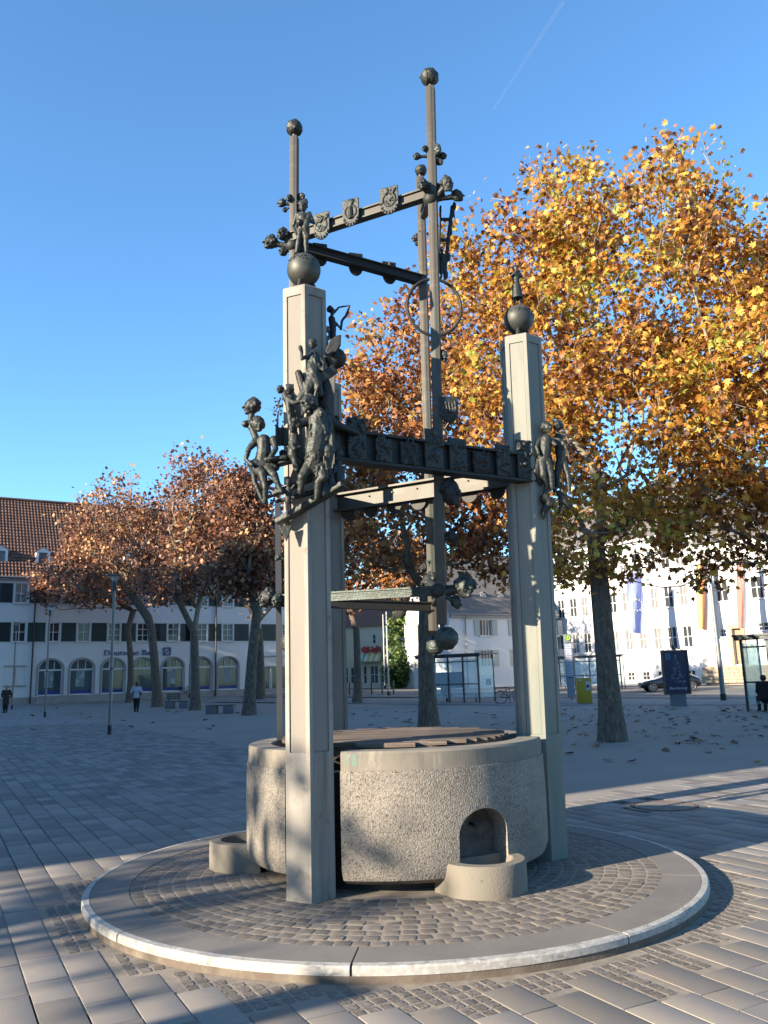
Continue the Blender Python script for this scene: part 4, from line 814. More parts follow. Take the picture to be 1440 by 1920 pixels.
ltree('thin plane tree beside the man in the grey jacket, before the bank',(243,1316),(240,1180),[(150,1090,0,3.6,3,2.0,1),(250,1100,0,3.4,3,1.8,1)],260,6500,.25,53,sz=.28)
ltree('slim plane tree behind the fountain basin near the awning shops',(670,1318),(668,1180),[(690,1100,0,2.6,2.6,1.5,1),(665,1010,0,2.6,2.6,2.6,1),(760,1060,0,2.8,2.8,2.2,.8)],330,8000,.24,57,LR,.26)
# trees outside the frame whose branches throw the dappled shade
def sunpos(u,v): a=R(SUN_AZ); return (u*math.cos(a)-v*math.sin(a),u*math.sin(a)+v*math.cos(a))
def offtree(label,u,v,h,rx,rz,n,nl,seed):
    x,y=sunpos(u,v); t=thing('plane_tree',label,'tree',(x,y,0)); A,P,F0=skeleton((x,y,-.05),(x,y,h*.42),[((x,y,h-rz),(rx,rx,rz),1)],n,seed,.4); treemesh('t',A,P,F0,.12,t,barkm,rmin=.009); leaves('crown',A,P,F0,nl,.17,LB,t,seed+1,'mid',.2)
offtree('small half-bare plane tree left of the viewer, outside the picture',-15.5,6.6,7.1,1.7,.95,170,650,61)
offtree('second small half-bare plane tree left of the viewer, outside the picture',-22,8.0,7.6,1.2,.8,60,160,63)
# ---------------------------------------------------------------- buildings
plaster=mat('white_plaster',(.74,.735,.72),.85,noise=[(.25,4,(.66,.655,.64),.4,.7),(6,4,(.70,.69,.67),.5,.8)],bump=(30,.15,.004),obj=False)
plaster2=mat('bank_plaster',(.76,.745,.72),.85,noise=[(.3,4,(.66,.65,.63),.4,.7)],bump=(30,.15,.004),obj=False)
plinth=mat('plinth_stone',(.36,.33,.30),.9,noise=[(2,4,(.28,.25,.23),.4,.7)],obj=False)
sandst=mat('tan_stone',(.40,.32,.22),.85,noise=[(1.5,4,(.30,.24,.16),.4,.7)],bump=(12,.4,.02),obj=False)
framew=mat('white_frame',(.68,.68,.66),.6); greyfr=mat('grey_surround',(.34,.32,.31),.8)
shutg=mat('dark_green_shutter',(.018,.040,.040),.6); shutl=mat('pale_grey_shutter',(.40,.42,.40),.6)
gl1=glass('window_glass',(.035,.04,.045),.06); gl2=glass('shop_glass',(.05,.075,.08),.05); curt=mat('curtained_glass',(.30,.29,.28),.25,noise=[((14,14,.4),3,(.10,.10,.11),.4,.6)],spec=.8)
zinc=mat('zinc',(.27,.27,.265),.5,.6); tileR=mat('clay_tile',(.17,.080,.052),.8,noise=[(1.2,4,(.10,.055,.04),.4,.65),((.8,.8,3.2),3,(.22,.12,.08),.55,.7)],bump=(9,.5,.02),obj=False)
slate=mat('grey_tile',(.155,.140,.130),.8,noise=[(1.5,4,(.11,.10,.095),.4,.7),((1,1,7),2,(.20,.185,.17),.5,.7)],obj=False); orange=mat('orange_tile',(.26,.10,.055),.8,noise=[(1.5,4,(.20,.08,.05),.4,.7)],obj=False)
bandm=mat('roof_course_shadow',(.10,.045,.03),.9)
class Fac:
    def __init__(s,A,B):
        s.A=Vector((A.x,A.y,0)); d=Vector((B.x-A.x,B.y-A.y,0)); s.u=d.normalized(); s.n=Vector((s.u.y,-s.u.x,0)); s.rz=math.atan2(s.u.y,s.u.x)
    def uz(s,x,y):
        d=ray(x,y); t=(s.A-CAM).dot(s.n)/d.dot(s.n); P=CAM+d*t; return (P-s.A).dot(s.u),P.z
    def P(s,u,z,d=0): return s.A+s.u*u+s.n*d+Vector((0,0,z))
    def bx(s,mb,u0,u1,z0,z1,d0,d1):
        vs=[s.P(u,z,d) for z in(z0,z1) for u,d in((u0,d0),(u1,d0),(u1,d1),(u0,d1))]
        return mb.add(vs,[(3,2,1,0),(4,5,6,7),(0,1,5,4),(1,2,6,5),(2,3,7,6),(3,0,4,7)])
    def wall(s,u0,u1,z0,z1,rects,th=.35):
        """wall slab with real openings; rects (u0,u1,z0,z1)"""
        us=sorted({u0,u1,*[r[0] for r in rects],*[r[1] for r in rects]}); us=[u for u in us if u0<=u<=u1]
        zs=sorted({z0,z1,*[r[2] for r in rects],*[r[3] for r in rects]}); mb=MB(); ns=len(us)
        hole=lambda a,b: any(r[0]-1e-6<=a and b[0]<=r[1]+1e-6 and r[2]-1e-6<=b[1] and b[2]<=r[3]+1e-6 for r in rects)
        for i in range(len(us)-1):
            j=0
            while j<len(zs)-1:
                if hole(us[i],(us[i+1],zs[j],zs[j+1])): j+=1; continue
                mb.add([s.P(us[i],zs[j]),s.P(us[i+1],zs[j]),s.P(us[i+1],zs[j+1]),s.P(us[i],zs[j+1])],[(0,1,2,3)]); j+=1
        for r in rects:
            a,b,c,d=r
            for q in ([(a,c),(b,c)],[(b,c),(b,d)],[(b,d),(a,d)],[(a,d),(a,c)]):
                mb.add([s.P(*q[0]),s.P(*q[1]),s.P(*q[1],-th),s.P(*q[0],-th)],[(0,1,2,3)])
        return mb
WM={}
def window(fac,root,u,z,w,h,nx=2,nz=2,glassm=None,fm=None,shut=None,sw=None,sill=True,surround=None,shm=None,label=None):
    """window at bottom-centre (u,z): frame+mullions, pane as sub-part, optional shutters"""
    gm=glassm or gl1; fm=fm or framew; key=(round(w,2),round(h,2),nx,nz,gm.name,fm.name,sill,surround)
    if key not in WM:
        mb=MB(); b=.06*max(.8,h/1.6); mb.bb(-w/2,w/2,.08,.14,0,b); mb.bb(-w/2,w/2,.08,.14,h-b,h); mb.bb(-w/2,-w/2+b,.081,.139,b,h-b); mb.bb(w/2-b,w/2,.081,.139,b,h-b)
        for k in range(1,nx): mb.bb(-w/2+w*k/nx-b*.55,-w/2+w*k/nx+b*.55,.085,.135,b,h-b)
        for k in range(1,nz): zz=h*k/nz if nz!=3 else h*k/nz; mb.bb(-w/2+b,w/2-b,.088,.132,zz-b*.45,zz+b*.45)
        if sill: mb.bb(-w/2-.12,w/2+.12,-.12,.07,-.10,-.004)
        if surround: s_=.13; mb.bb(-w/2-s_,-w/2-.002,-.03,.05,-.004,h+s_); mb.bb(w/2+.002,w/2+s_,-.03,.05,-.004,h+s_); mb.bb(-w/2-.001,w/2+.001,-.03,.05,h+.002,h+s_)
        WM[key]=(mb.mesh('window',fm),MB().bb(-w/2+.02,w/2-.02,.155,.165,.02,h-.02).mesh('pane',gm))
    a,b=WM[key]; loc=fac.P(u,z)-org(root); o=link('window',a,root,loc,(0,0,fac.rz)); p=link('pane',b,o)
    if shut:
        k2=('sh',round(sw or w*.5,2),round(h,2),shut.name)
        if k2 not in WM:
            ww=sw or w*.5; mb=MB(); mb.bb(0,ww,-.05,-.012,0,h); 
            for q in range(int(h/.12)): mb.bb(.05,ww-.05,-.058,-.049,.06+q*.12,.13+q*.12)
            WM[k2]=mb.mesh('shutter',shut)
        ww=sw or w*.5; g=.16 if surround else .03
        for sx in (-1,1): link('shutter',WM[k2],root,fac.P(u+(w/2+g if sx>0 else -w/2-g-ww),z)-org(root),(0,0,fac.rz))
    return o
def roofmesh(fac,u0,u1,ze,zr,d,over=.35,wave=None,amp=.03):
    """front roof slope as wavy tile columns, eave ze to ridge zr, ridge d behind"""
    mb=MB(); n=int((u1-u0)/wave)*4 if wave else 1; N=n+1; rows=[]
    L=zr-ze
    for k in range(N):
        u=u0+(u1-u0)*k/n; h=(amp*math.sin(k*PI/2) if wave else 0)
        rows.append((fac.P(u,ze+h,over),fac.P(u,zr+h,-d)))
    for k in range(n): a,b=rows[k],rows[k+1]; mb.add([a[0],b[0],b[1],a[1]],[(0,1,2,3)])
    return mb
def gabled(fac,root,u0,u1,ze,zr,d,wm,rm,wave=None,amp=.03):
    """body behind a facade: side walls, back wall, both roof slopes"""
    mb=MB(); D=2*d; zb=-.3
    for u in (u0,u1): mb.add([fac.P(u,zb,0),fac.P(u,ze,0),fac.P(u,zr,-d),fac.P(u,ze,-D),fac.P(u,zb,-D)],[(0,1,2,3,4)])
    mb.add([fac.P(u0,zb,-D),fac.P(u1,zb,-D),fac.P(u1,ze,-D),fac.P(u0,ze,-D)],[(0,1,2,3)]); mb.obj('side_wall',wm,root)
    r=roofmesh(fac,u0-.3,u1+.3,ze-.02,zr,d,wave=wave,amp=amp); back=[fac.P(u0-.3,zr,-d),fac.P(u1+.3,zr,-d),fac.P(u1+.3,ze,-D-.3),fac.P(u0-.3,ze,-D-.3)]; r.add(back,[(0,1,2,3)])
    return r.obj('roof',rm,root)
# --- bank on the left
bk=Fac(px(65,1300,70),px(404,1300,78)); base=bk.P(15,0); BK=thing('bank_building','long white three-storey bank with red tiled roof, green shutters and arched shop windows in shade','building',tuple(base))
B_u0=bk.uz(-70,1250)[0]; B_u1=bk.uz(600,1250)[0]; gzb=gz(74)
z1b=bk.uz(38,1203)[1]; z1t=bk.uz(38,1167)[1]; z2b=bk.uz(35,1130)[1]; z2t=bk.uz(35,1094)[1]; ze=bk.uz(65,1084)[1]; zr=None
d_=6.5; q=ray(65,940); t_=((bk.A-bk.n*d_)-CAM).dot(bk.n)/q.dot(bk.n); zr=(CAM+q*t_).z
wc=[bk.uz(x,1185)[0] for x in (-22,36,100,157,214,268,325,378,427,478,530,580)]
ac=[bk.uz(x,1270)[0] for x in (94,153,212,268,324,377,428)]
zab=bk.uz(150,1302)[1]; zat=bk.uz(150,1236)[1]; aw=1.9; ww=.98
rects=[(u-ww/2,u+ww/2,z,zt) for u in wc for z,zt in((z1b,z1t),(z2b,z2t))]+[(u-aw/2,u+aw/2,zab,zat) for u in ac]
us_=bk.uz(508,1260)[0]; rects.append((us_-1.6,us_+1.6,bk.uz(508,1300)[1],bk.uz(508,1250)[1])); rects.append((bk.uz(10,1250)[0],bk.uz(47,1250)[0],bk.uz(30,1285)[1],bk.uz(30,1250)[1]))
wl=bk.wall(B_u0,B_u1,gzb-.3,ze,rects)
for u in ac:   # arch spandrels
    r=aw/2; zc=zat-r*.82
    for sx in (-1,1):
        pts=[(u+sx*r,zat)]+[(u+sx*r*math.cos(a),zc+r*.82*math.sin(a)) for a in [PI/2*k/8 for k in range(9)]]
        for k in range(1,len(pts)-1): wl.add([bk.P(*pts[0],.001),bk.P(*pts[k],.001),bk.P(*pts[k+1],.001)],[(0,1,2)])
wl.obj('wall',plaster2,BK)
mb=MB(); bk.bx(mb,B_u0,bk.uz(70,1310)[0],gzb-.3,bk.uz(150,1304)[1],0,.06); bk.bx(mb,bk.uz(72,1310)[0],B_u1,gzb-.3,zab-.03,0,.06); mb.obj('plinth',plinth,BK)
rf=gabled(bk,BK,B_u0,B_u1,ze,zr,d_,plaster2,tileR,wave=.27,amp=.045)
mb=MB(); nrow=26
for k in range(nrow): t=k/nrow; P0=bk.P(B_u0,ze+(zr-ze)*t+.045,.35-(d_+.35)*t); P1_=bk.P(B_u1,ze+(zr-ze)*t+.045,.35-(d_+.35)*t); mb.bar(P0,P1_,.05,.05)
mb.obj('tile_course_shadow',bandm,rf)  # dark bars draw the shade line of each tile row in colour
mb=MB(); bk.bx(mb,B_u0,B_u1,ze-.22,ze-.03,.02,.34); mb.obj('eave',greyfr,BK); MB().tube([bk.P(B_u0,ze-.02,.42),bk.P(B_u1,ze-.02,.42)],.09,8).obj('gutter',zinc,BK)
MB().tube([bk.P(B_u0,zr+.05,-d_),bk.P(B_u1,zr+.05,-d_)],.14,8).obj('ridge_tiles',tileR,BK)
for i,u in enumerate(wc):
    window(bk,BK,u,z1b,ww,z1t-z1b,2,3 if i>3 else 2,gl1 if i!=0 else curt,framew,shutg,.92,surround=True)
    window(bk,BK,u,z2b,ww,z2t-z2b,2,2,curt,framew,shutg,.92,surround=True)
blue=mat('bank_blue',(.02,.035,.20),.5); postr=mat('shop_poster',(.20,.26,.27),.5,noise=[(1.5,2,(.45,.46,.44),.55,.6)])
for k,u in enumerate(ac):
    r=aw/2; zc=zat-r*.82; mb=MB(); tr_=.42
    pt=lambda rr,a:(u+rr*math.cos(a),zc+rr*.82*math.sin(a)+(0))
    for j in range(16):
        a0,a1=PI*j/16,PI*(j+1)/16
        vs=[bk.P(*pt(rr,a),dd) for dd in(-.02,.05) for rr,a in((r,a0),(r+.17,a0),(r+.17,a1),(r,a1))]; mb.add(vs,[(0,1,2,3),(4,5,6,7),(0,1,5,4),(2,3,7,6),(1,2,6,5),(3,0,4,7)])
    for sx in(-1,1): bk.bx(mb,u+sx*r-(0 if sx>0 else .17),u+sx*r+(.17 if sx>0 else 0),zab,zc,-.02,.05)
    w_=mb.obj('window_surround',greyfr,BK)
    mb=MB()
    for j in range(16):
        a0,a1=PI*j/16,PI*(j+1)/16
        vs=[bk.P(*pt(rr,a),dd) for dd in(-.2,-.14) for rr,a in((r-.07,a0),(r,a0),(r,a1),(r-.07,a1))]; mb.add(vs,[(0,1,2,3),(4,5,6,7),(0,1,5,4),(2,3,7,6),(1,2,6,5),(3,0,4,7)])
    bk.bx(mb,u-r,u+r,zc-.16,zc-.02,-.2,-.13); bk.bx(mb,u-r,u-r+.07,zab,zc-.16,-.2,-.14); bk.bx(mb,u+r-.07,u+r,zab,zc-.16,-.2,-.14); bk.bx(mb,u-r+.07,u+r-.07,zab,zab+.07,-.2,-.14)
    for t in(-.33,.33): bk.bx(mb,u+t*r-.03,u+t*r+.03,zc-.02,zc+r*.74,-.195,-.145)
    ow=mb.obj('arched_window',framew,BK)
    mb=MB(); bk.bx(mb,u-r,u+r,zab,zat-.02,-.26,-.24); mb.obj('pane',gl2,ow)
    mb=MB(); bk.bx(mb,u-r+.08,u+r-.08,zab+.08,zab+.36,-.238,-.232); mb.obj('blue_band',blue,ow)
    if k in(0,1,4,6): mb=MB(); bk.bx(mb,u-.42,u+.28,zab+.65,zab+2.0,-.236,-.226); mb.obj('window_poster',postr,ow)
window(bk,BK,us_-.8,rects[-2][2],1.55,rects[-2][3]-rects[-2][2],1,1,gl2); window(bk,BK,us_+.8,rects[-2][2],1.55,rects[-2][3]-rects[-2][2],2,1,gl2)
mb=MB(); bk.bx(mb,us_-1.9,us_+1.9,bk.uz(508,1250)[1]+.02,bk.uz(508,1231)[1],.0,.35); mb.obj('fascia',plaster2,BK)
mb=MB(); bk.bx(mb,us_-1.9,us_+1.9,bk.uz(508,1230)[1],bk.uz(508,1222)[1],.0,.5); mb.obj('canopy',framew,BK)
rr=rects[-1]; mb=MB(); bk.bx(mb,rr[0],rr[1],rr[2],rr[3],-.1,-.06); mb.obj('blind_panel',plaster2,BK); mb=MB(); um=(rr[0]+rr[1])/2; bk.bx(mb,um-.05,um+.05,rr[2],rr[3],-.06,.02); bk.bx(mb,rr[0]-.1,rr[1]+.1,rr[2]-.12,rr[2]-.003,-.05,.1); bk.bx(mb,rr[0]-.1,rr[1]+.1,rr[3]+.003,rr[3]+.1,-.05,.06); mb.obj('stone_surround',greyfr,BK)
for x in (62,404): u=bk.uz(x,1200)[0]; MB().tube([bk.P(u,gzb,.14),bk.P(u,ze-.1,.14),bk.P(u,ze,.35)],.07,8).obj('downpipe',mat('downpipe_brown',(.06,.045,.045),.6,.2),BK)
def dormer(fac,root,u,z,w,h,d0,dep,wm,rm,arch=False):
    """small dormer whose front stands at setback d0"""
    mb=MB(); fac.bx(mb,u-w/2,u+w/2,z,z+h,-d0-dep,-d0); a=[fac.P(u-w/2,z+h,-d0),fac.P(u+w/2,z+h,-d0),fac.P(u,z+h+w*.35,-d0)]; mb.add(a,[(0,1,2)]); o=mb.obj('dormer',wm,root)
    mb=MB(); e=.14; top=z+h+w*.38
    for sx in(-1,1): mb.add([fac.P(u+sx*(w/2+e),z+h-.05,-d0+e),fac.P(u,top,-d0+e),fac.P(u,top,-d0-dep-1),fac.P(u+sx*(w/2+e),z+h-.05,-d0-dep-1)],[(0,1,2,3)])
    mb.obj('dormer_roof',rm,o); mb=MB(); fac.bx(mb,u-w*.3,u+w*.3,z+.15,z+h-.1,-d0+.01,-d0+.03); mb.obj('dormer_pane',gl1 if not arch else curt,o)
for x in (3,84,168,250,330): u,_=bk.uz(x,1045); dormer(bk,BK,u,ze+1.1,1.15,1.35,.9,2.6,plaster2,framew)
# sign letters and logo
def text(s,fac,x0,x1,yb,h,m,root,name='sign_lettering',d=.06,ext=.02):
    c=bpy.data.curves.new(name,'FONT'); c.body=s; c.size=1; c.extrude=ext/ h if False else .02; o=bpy.data.objects.new(name,c); COL.objects.link(o)
    bpy.context.view_layer.update(); W_=o.dimensions.x or 1; u0,z=fac.uz(x0,yb); u1,_=fac.uz(x1,yb); k=(u1-u0)/W_
    dg=bpy.context.evaluated_depsgraph_get(); me=bpy.data.meshes.new_from_object(o.evaluated_get(dg)); bpy.data.objects.remove(o); me.materials.clear(); me.materials.append(m)
    mm=Matrix.Translation(fac.P(u0,z,d)-org(root))@Matrix.Rotation(fac.rz,4,'Z')@Matrix.Rotation(PI/2,4,'X')@Matrix.Diagonal((k,k if not h else h,1,1)); me.transform(mm); return link(name,me,root)
text('Deutsche Bank',bk,194,297,1229,.66,blue,BK)
u0,z0=bk.uz(306,1229); u1,z1=bk.uz(320,1214); mb=MB(); s_=(u1-u0); bk.bx(mb,u0,u1,z0,z0+.09,.03,.12); bk.bx(mb,u0,u1,z1-.09,z1,.03,.12); bk.bx(mb,u0,u0+.09,z0+.09,z1-.09,.03,.12); bk.bx(mb,u1-.09,u1,z0+.09,z1-.09,.03,.12); mb.bar(bk.P(u0+.2*s_,z0+.2*(z1-z0),.1),bk.P(u1-.2*s_,z1-.2*(z1-z0),.1),.03,.09,up=tuple(bk.n)); mb.obj('square_slash_logo',blue,BK)
mb=MB(); bk.bx(mb,u0+.09,u1-.09,z0+.09,z1-.09,.03,.06); mb.obj('logo_ground',mat('logo_grey',(.45,.46,.52),.6),BK)
# --- white civic building on the right
wb=Fac(px(1045,1283,84),px(1285,1272,72)); WB=thing('civic_building','long sunlit white building with rows of narrow cross-framed windows, behind the flags','building',tuple(wb.P(10,0)))
u0w=wb.uz(985,1200)[0]; u1w=wb.uz(1330,1200)[0]; gw=gz(80); Z=lambda y,x=1143:wb.uz(x,y)[1]
rows=[(Z(1222),Z(1184)),(Z(1150),Z(1113)),(Z(1081),Z(1045))]; zew=Z(1020); cols=[wb.uz(x,1205)[0] for x in (1010,1033,1056,1079,1101,1127,1154,1180,1206,1234,1261,1290)]
bas=[wb.uz(x,1265)[0] for x in (1095,1183,1211,1240,1296)]; zb0,zb1=Z(1276,1183),Z(1260,1183); wwid=.92
rects=[(u-wwid/2,u+wwid/2,a,b) for u in cols for a,b in rows]+[(u-.4,u+.4,zb0,zb1) for u in bas]
wb.wall(u0w,u1w,gw-.5,zew,rects).obj('wall',plaster,WB)
mb=MB(); wb.bx(mb,u0w,u1w,zew-.25,zew,.001,.3); mb.obj('cornice',plaster,WB); mb=MB(); wb.bx(mb,u0w,u1w,gw-.5,Z(1277,1183),.001,.05); mb.obj('plinth',plinth,WB)
gabled(wb,WB,u0w,u1w,zew,zew+6.2,7,plaster,slate)
for u in cols:
    for a,b in rows: window(wb,WB,u,a,wwid,b-a,2,2,gl1 if rng.random()<.6 else curt,framew,sill=True)
for u in bas: window(wb,WB,u,zb0,.8,zb1-zb0,2,2,gl1,framew,sill=False)
w2=Fac(px(1330,1270,69),px(1500,1268,64)); EN=thing('entrance_wing','white entrance wing with tan stone doorway above rough stone steps, at the right edge','building',tuple(w2.P(4,0)))
Z2=lambda y,x=1385:w2.uz(x,y)[1]; ue=w2.uz(1520,1200)[0]; dr=(w2.uz(1377,1220)[0],w2.uz(1394,1220)[0],Z2(1246),Z2(1178)); c2=[w2.uz(x,1100)[0] for x in(1352,1418,1460)]; r2=[(u-.5,u+.5,Z2(1125),Z2(1083)) for u in c2]+[(w2.uz(1432,1180)[0]-.4,w2.uz(1432,1180)[0]+.4,Z2(1185),Z2(1170))]+[(w2.uz(1356,1185)[0]-.25,w2.uz(1356,1185)[0]+.25,Z2(1192),Z2(1178))]
w2.wall(0,ue,gw-.5,Z2(1010),r2+[dr]).obj('wall',plaster,EN); gabled(w2,EN,0,ue,Z2(1010),Z2(1010)+5.5,6.5,plaster,slate)
for r_ in r2: window(w2,EN,(r_[0]+r_[1])/2,r_[2],r_[1]-r_[0],r_[3]-r_[2],2,2,gl1,framew)
mb=MB(); w2.bx(mb,dr[0]-.28,dr[0]-.002,dr[2],dr[3]+.3,-.05,.12); w2.bx(mb,dr[1]+.002,dr[1]+.28,dr[2],dr[3]+.3,-.05,.12); w2.bx(mb,dr[0]-.001,dr[1]+.001,dr[3]+.002,dr[3]+.3,-.05,.119); mb.obj('stone_door_surround',sandst,EN)
mb=MB(); w2.bx(mb,dr[0],dr[1],dr[2],dr[3],-.3,-.26); mb.obj('door',mat('oak_door',(.24,.17,.10),.6),EN)
su0,su1=w2.uz(1342,1260)[0],w2.uz(1470,1260)[0]; zt_=Z2(1248)
for k in range(5): mb=MB(); w2.bx(mb,su0+(4-k)*.0,su1,gw-.4,gw+(zt_-gw)*(1-k/6),.002+k*.3,2.0+k*.3 if k==0 else 2.0+k*.3); 
bn=0; nrow_=5; hh=(zt_-gw+.05)/nrow_
for k in range(nrow_):
    u=su0-rng.uniform(0,.3)
    while u<su1:
        L=rng.uniform(.5,1.1); mb=MB(); w2.bx(mb,u+.012,u+L-.012,gw-.05+k*hh+.01,gw-.05+(k+1)*hh-.01,1.9,2.2+rng.uniform(-.02,.03)); mb.obj('stone_block',sandst,EN); u+=L
mb=MB(); w2.bx(mb,su0,su1,gw-.4,zt_-.02,.05,1.9); mb.obj('terrace',plinth,EN)
mb=MB(); 
for k in range(12): u=dr[0]-.3-k*.16; mb.tube([w2.P(u,zt_,1.7),w2.P(u,zt_+.95,1.7)],.014,5)
mb.tube([w2.P(dr[0]-.2,zt_+.95,1.7),w2.P(dr[0]-2.2,zt_+.95,1.7)],.02,6); mb.obj('railing',greyfr,EN)
# --- middle house with grey roof
mh=Fac(px(848,1290,76),px(1045,1285,82)); MH_=thing('corner_house','white two-storey house with grey roof, small dormers and pale shutters behind the bus shelter','house',tuple(mh.P(5,0)))
Z3=lambda y,x=911:mh.uz(x,y)[1]; um1=mh.uz(1045,1200)[0]; zem=mh.uz(870,1152)[1]; mcols=[mh.uz(x,1180)[0] for x in(911,974,1035)]
mr=[(u-.68,u+.68,a,b) for u in mcols for a,b in((Z3(1192),Z3(1162)),(Z3(1250),Z3(1219)))]+[(mcols[0]-.3,mcols[0]+.3,Z3(1285),Z3(1273))]
mh.wall(0,um1,gw-.5,zem,mr).obj('wall',plaster,MH_)
zrm=None; dd=5.0; q=ray(905,1040); t_=((mh.A-mh.n*dd)-CAM).dot(mh.n)/q.dot(mh.n); zrm=(CAM+q*t_).z
mb=MB(); rects_g=[]
r=roofmesh(mh,-.25,um1+.2,zem-.02,zrm,dd); r.add([mh.P(-.25,zrm,-dd),mh.P(um1+.2,zrm,-dd),mh.P(um1+.2,zem,-2*dd-.3),mh.P(-.25,zem,-2*dd-.3)],[(0,1,2,3)]); rfm=r.obj('roof',slate,MH_)
mb=MB(); mb.tube([mh.P(-.25,zem-.02,.42),mh.P(um1,zem-.02,.42)],.08,8); mb.obj('gutter',zinc,MH_); mb=MB(); mh.bx(mb,0,um1,zem-.3,zem-.04,.002,.33); mb.obj('eave',greyfr,MH_)
uc=mh.uz(873,1200)[0]; MB().tube([mh.P(uc,zem-.1,.35),mh.P(uc,zem-.5,.12),mh.P(uc,gw,.1)],.05,8).obj('downpipe',zinc,MH_)
for u in mcols:
    for a,b in((Z3(1192),Z3(1162)),(Z3(1250),Z3(1219))): window(mh,MH_,u,a,1.36,b-a,4,1,gl1,framew,shutl,.62)
window(mh,MH_,mcols[0],Z3(1285),.6,Z3(1273)-Z3(1285),2,1,gl1,greyfr,sill=False)
for x in(887,920,953,986): u=mh.uz(x,1120)[0]; t=.42; dormer(mh,MH_,u,mh.uz(x,1132)[1]+.25,.62,.80,1.15,2.2,plaster,slate,True)
mb=MB(); mb.box(mh.P(mh.uz(957,1050)[0],zrm+.3,-dd-.3),(1.0,.8,1.9)); mb.obj('chimney',mat('brick_chimney',(.30,.11,.07),.85),MH_)
# gable end (faces left-front)
gA=px(762,1289,85.0); ge=Fac(Vector((gA.x,gA.y,0)),mh.A); gl_=(mh.A-Vector((gA.x,gA.y,0))).length; Zg=lambda y,x=787:ge.uz(x,y)[1]
gr=[(ge.uz(787,1185)[0]-.75,ge.uz(787,1185)[0]+.75,Zg(a),Zg(b)) for a,b in((1200,1170),(1253,1226))]
mb=ge.wall(0,gl_,gw-.5,zem,gr); mb.add([ge.P(0,zem),ge.P(gl_,zem),ge.P(gl_/2,zrm)],[(0,1,2)]); mb.obj('gable_wall',plaster,MH_)
for r_ in gr: window(ge,MH_,(r_[0]+r_[1])/2,r_[2],1.5,r_[3]-r_[2],4,1,gl1,framew,shutl,.7)
mb=MB(); ge.bx(mb,ge.uz(768,1275)[0],ge.uz(776,1275)[0],gw-.1,gw+1.6,.0,.05); mb.obj('meter_box',shutl,MH_)
# --- shops far behind
sh=Fac(px(600,1290,92),px(727,1288,88)); SH=thing('shop_house','sunlit cream shop house with striped awning, red flowers and orange roof, seen between the pillars','shop',tuple(sh.P(4,0)))
cream=mat('cream_plaster',(.68,.62,.48),.85,obj=False,noise=[(.5,3,(.62,.56,.44),.4,.7)]); Zs=lambda y,x=700:sh.uz(x,y)[1]; us0=sh.uz(600,1200)[0]; us1=sh.uz(727,1200)[0]; gs=gz(90)
sr=[(sh.uz(a,1230)[0],sh.uz(b,1230)[0],Zs(y1),Zs(y0)) for a,b,y0,y1 in((699,705,1190,1207),(717,721,1195,1206),(680,687,1248,1282),(693,708,1248,1282),(712,721,1250,1281),(645,652,1250,1281),(656,663,1250,1281))]
sh.wall(us0,us1,gs-.5,Zs(1173),sr).obj('wall',cream,SH); gabled(sh,SH,us0,us1,Zs(1173),Zs(1173)+3.6,4.5,cream,orange)
for r_ in sr: window(sh,SH,(r_[0]+r_[1])/2,r_[2],r_[1]-r_[0],r_[3]-r_[2],2 if r_[1]-r_[0]>.6 else 1,2,gl2 if r_[3]-r_[2]>1.2 else gl1,framew,sill=False)
for k in range(9):
    xa=674+k*5; u=sh.uz(xa,1230)[0]; w_=sh.uz(xa+5,1230)[0]-u; mb=MB(); a,b=Zs(1222),Zs(1240); mb.add([sh.P(u,a,.1),sh.P(u+w_-.01,a,.1),sh.P(u+w_-.01,b,.9),sh.P(u,b,.9)]+[sh.P(u,a-.03,.1),sh.P(u+w_-.01,a-.03,.1),sh.P(u+w_-.01,b-.03,.88),sh.P(u,b-.03,.88)],[(0,1,2,3),(4,5,6,7),(0,3,7,4),(1,2,6,5),(2,3,7,6)]); mb.obj('awning_strip',[mat('awning_teal',(.10,.42,.38),.8),mat('awning_cream',(.75,.70,.52),.8)][0 if k in(0,2) else 1] if k<2 else (MATS['awning_teal'] if k==2 else (MATS['awning_cream'] if k%2 else mat('awning_yellow%d'%k,(.62,.45,.16),.8))),SH)
mb=MB()
for k in range(70): u=sh.uz(rng.uniform(682,716),1217)[0]; mb.sphere(sh.P(u,Zs(rng.uniform(1212,1223)),rng.uniform(.2,.6)),rng.uniform(.06,.13),6,4)
mb.obj('flower_box_blooms',mat('red_blooms',(.55,.05,.04),.7),SH)['kind']='stuff'
ivm=leafmat('ivy_leaves',[(0,(.015,.035,.01)),(.5,(.05,.10,.02)),(.85,(.12,.19,.035)),(1,(.2,.26,.05))],.25,.8)
t=thing('ivy_tree','dense green ivy-clad tree filling the gap left of the white gable','tree',tuple(gp(750,1292)))
Yi=86; A,P,F0=skeleton((px(750,1290,Yi).x,Yi,gs-.2),px(750,1270,Yi),[ell(751,1205,Yi,1.5,1.8,2.8),ell(757,1165,Yi,1.2,1.5,2.2),ell(750,1260,Yi,1.7,2,1.7,2)],160,71,.7); treemesh('t',A,P,F0,.2,t,barkm); leaves('crown',A,P,F0,9000,.30,ivm,t,73,'quad',.35)
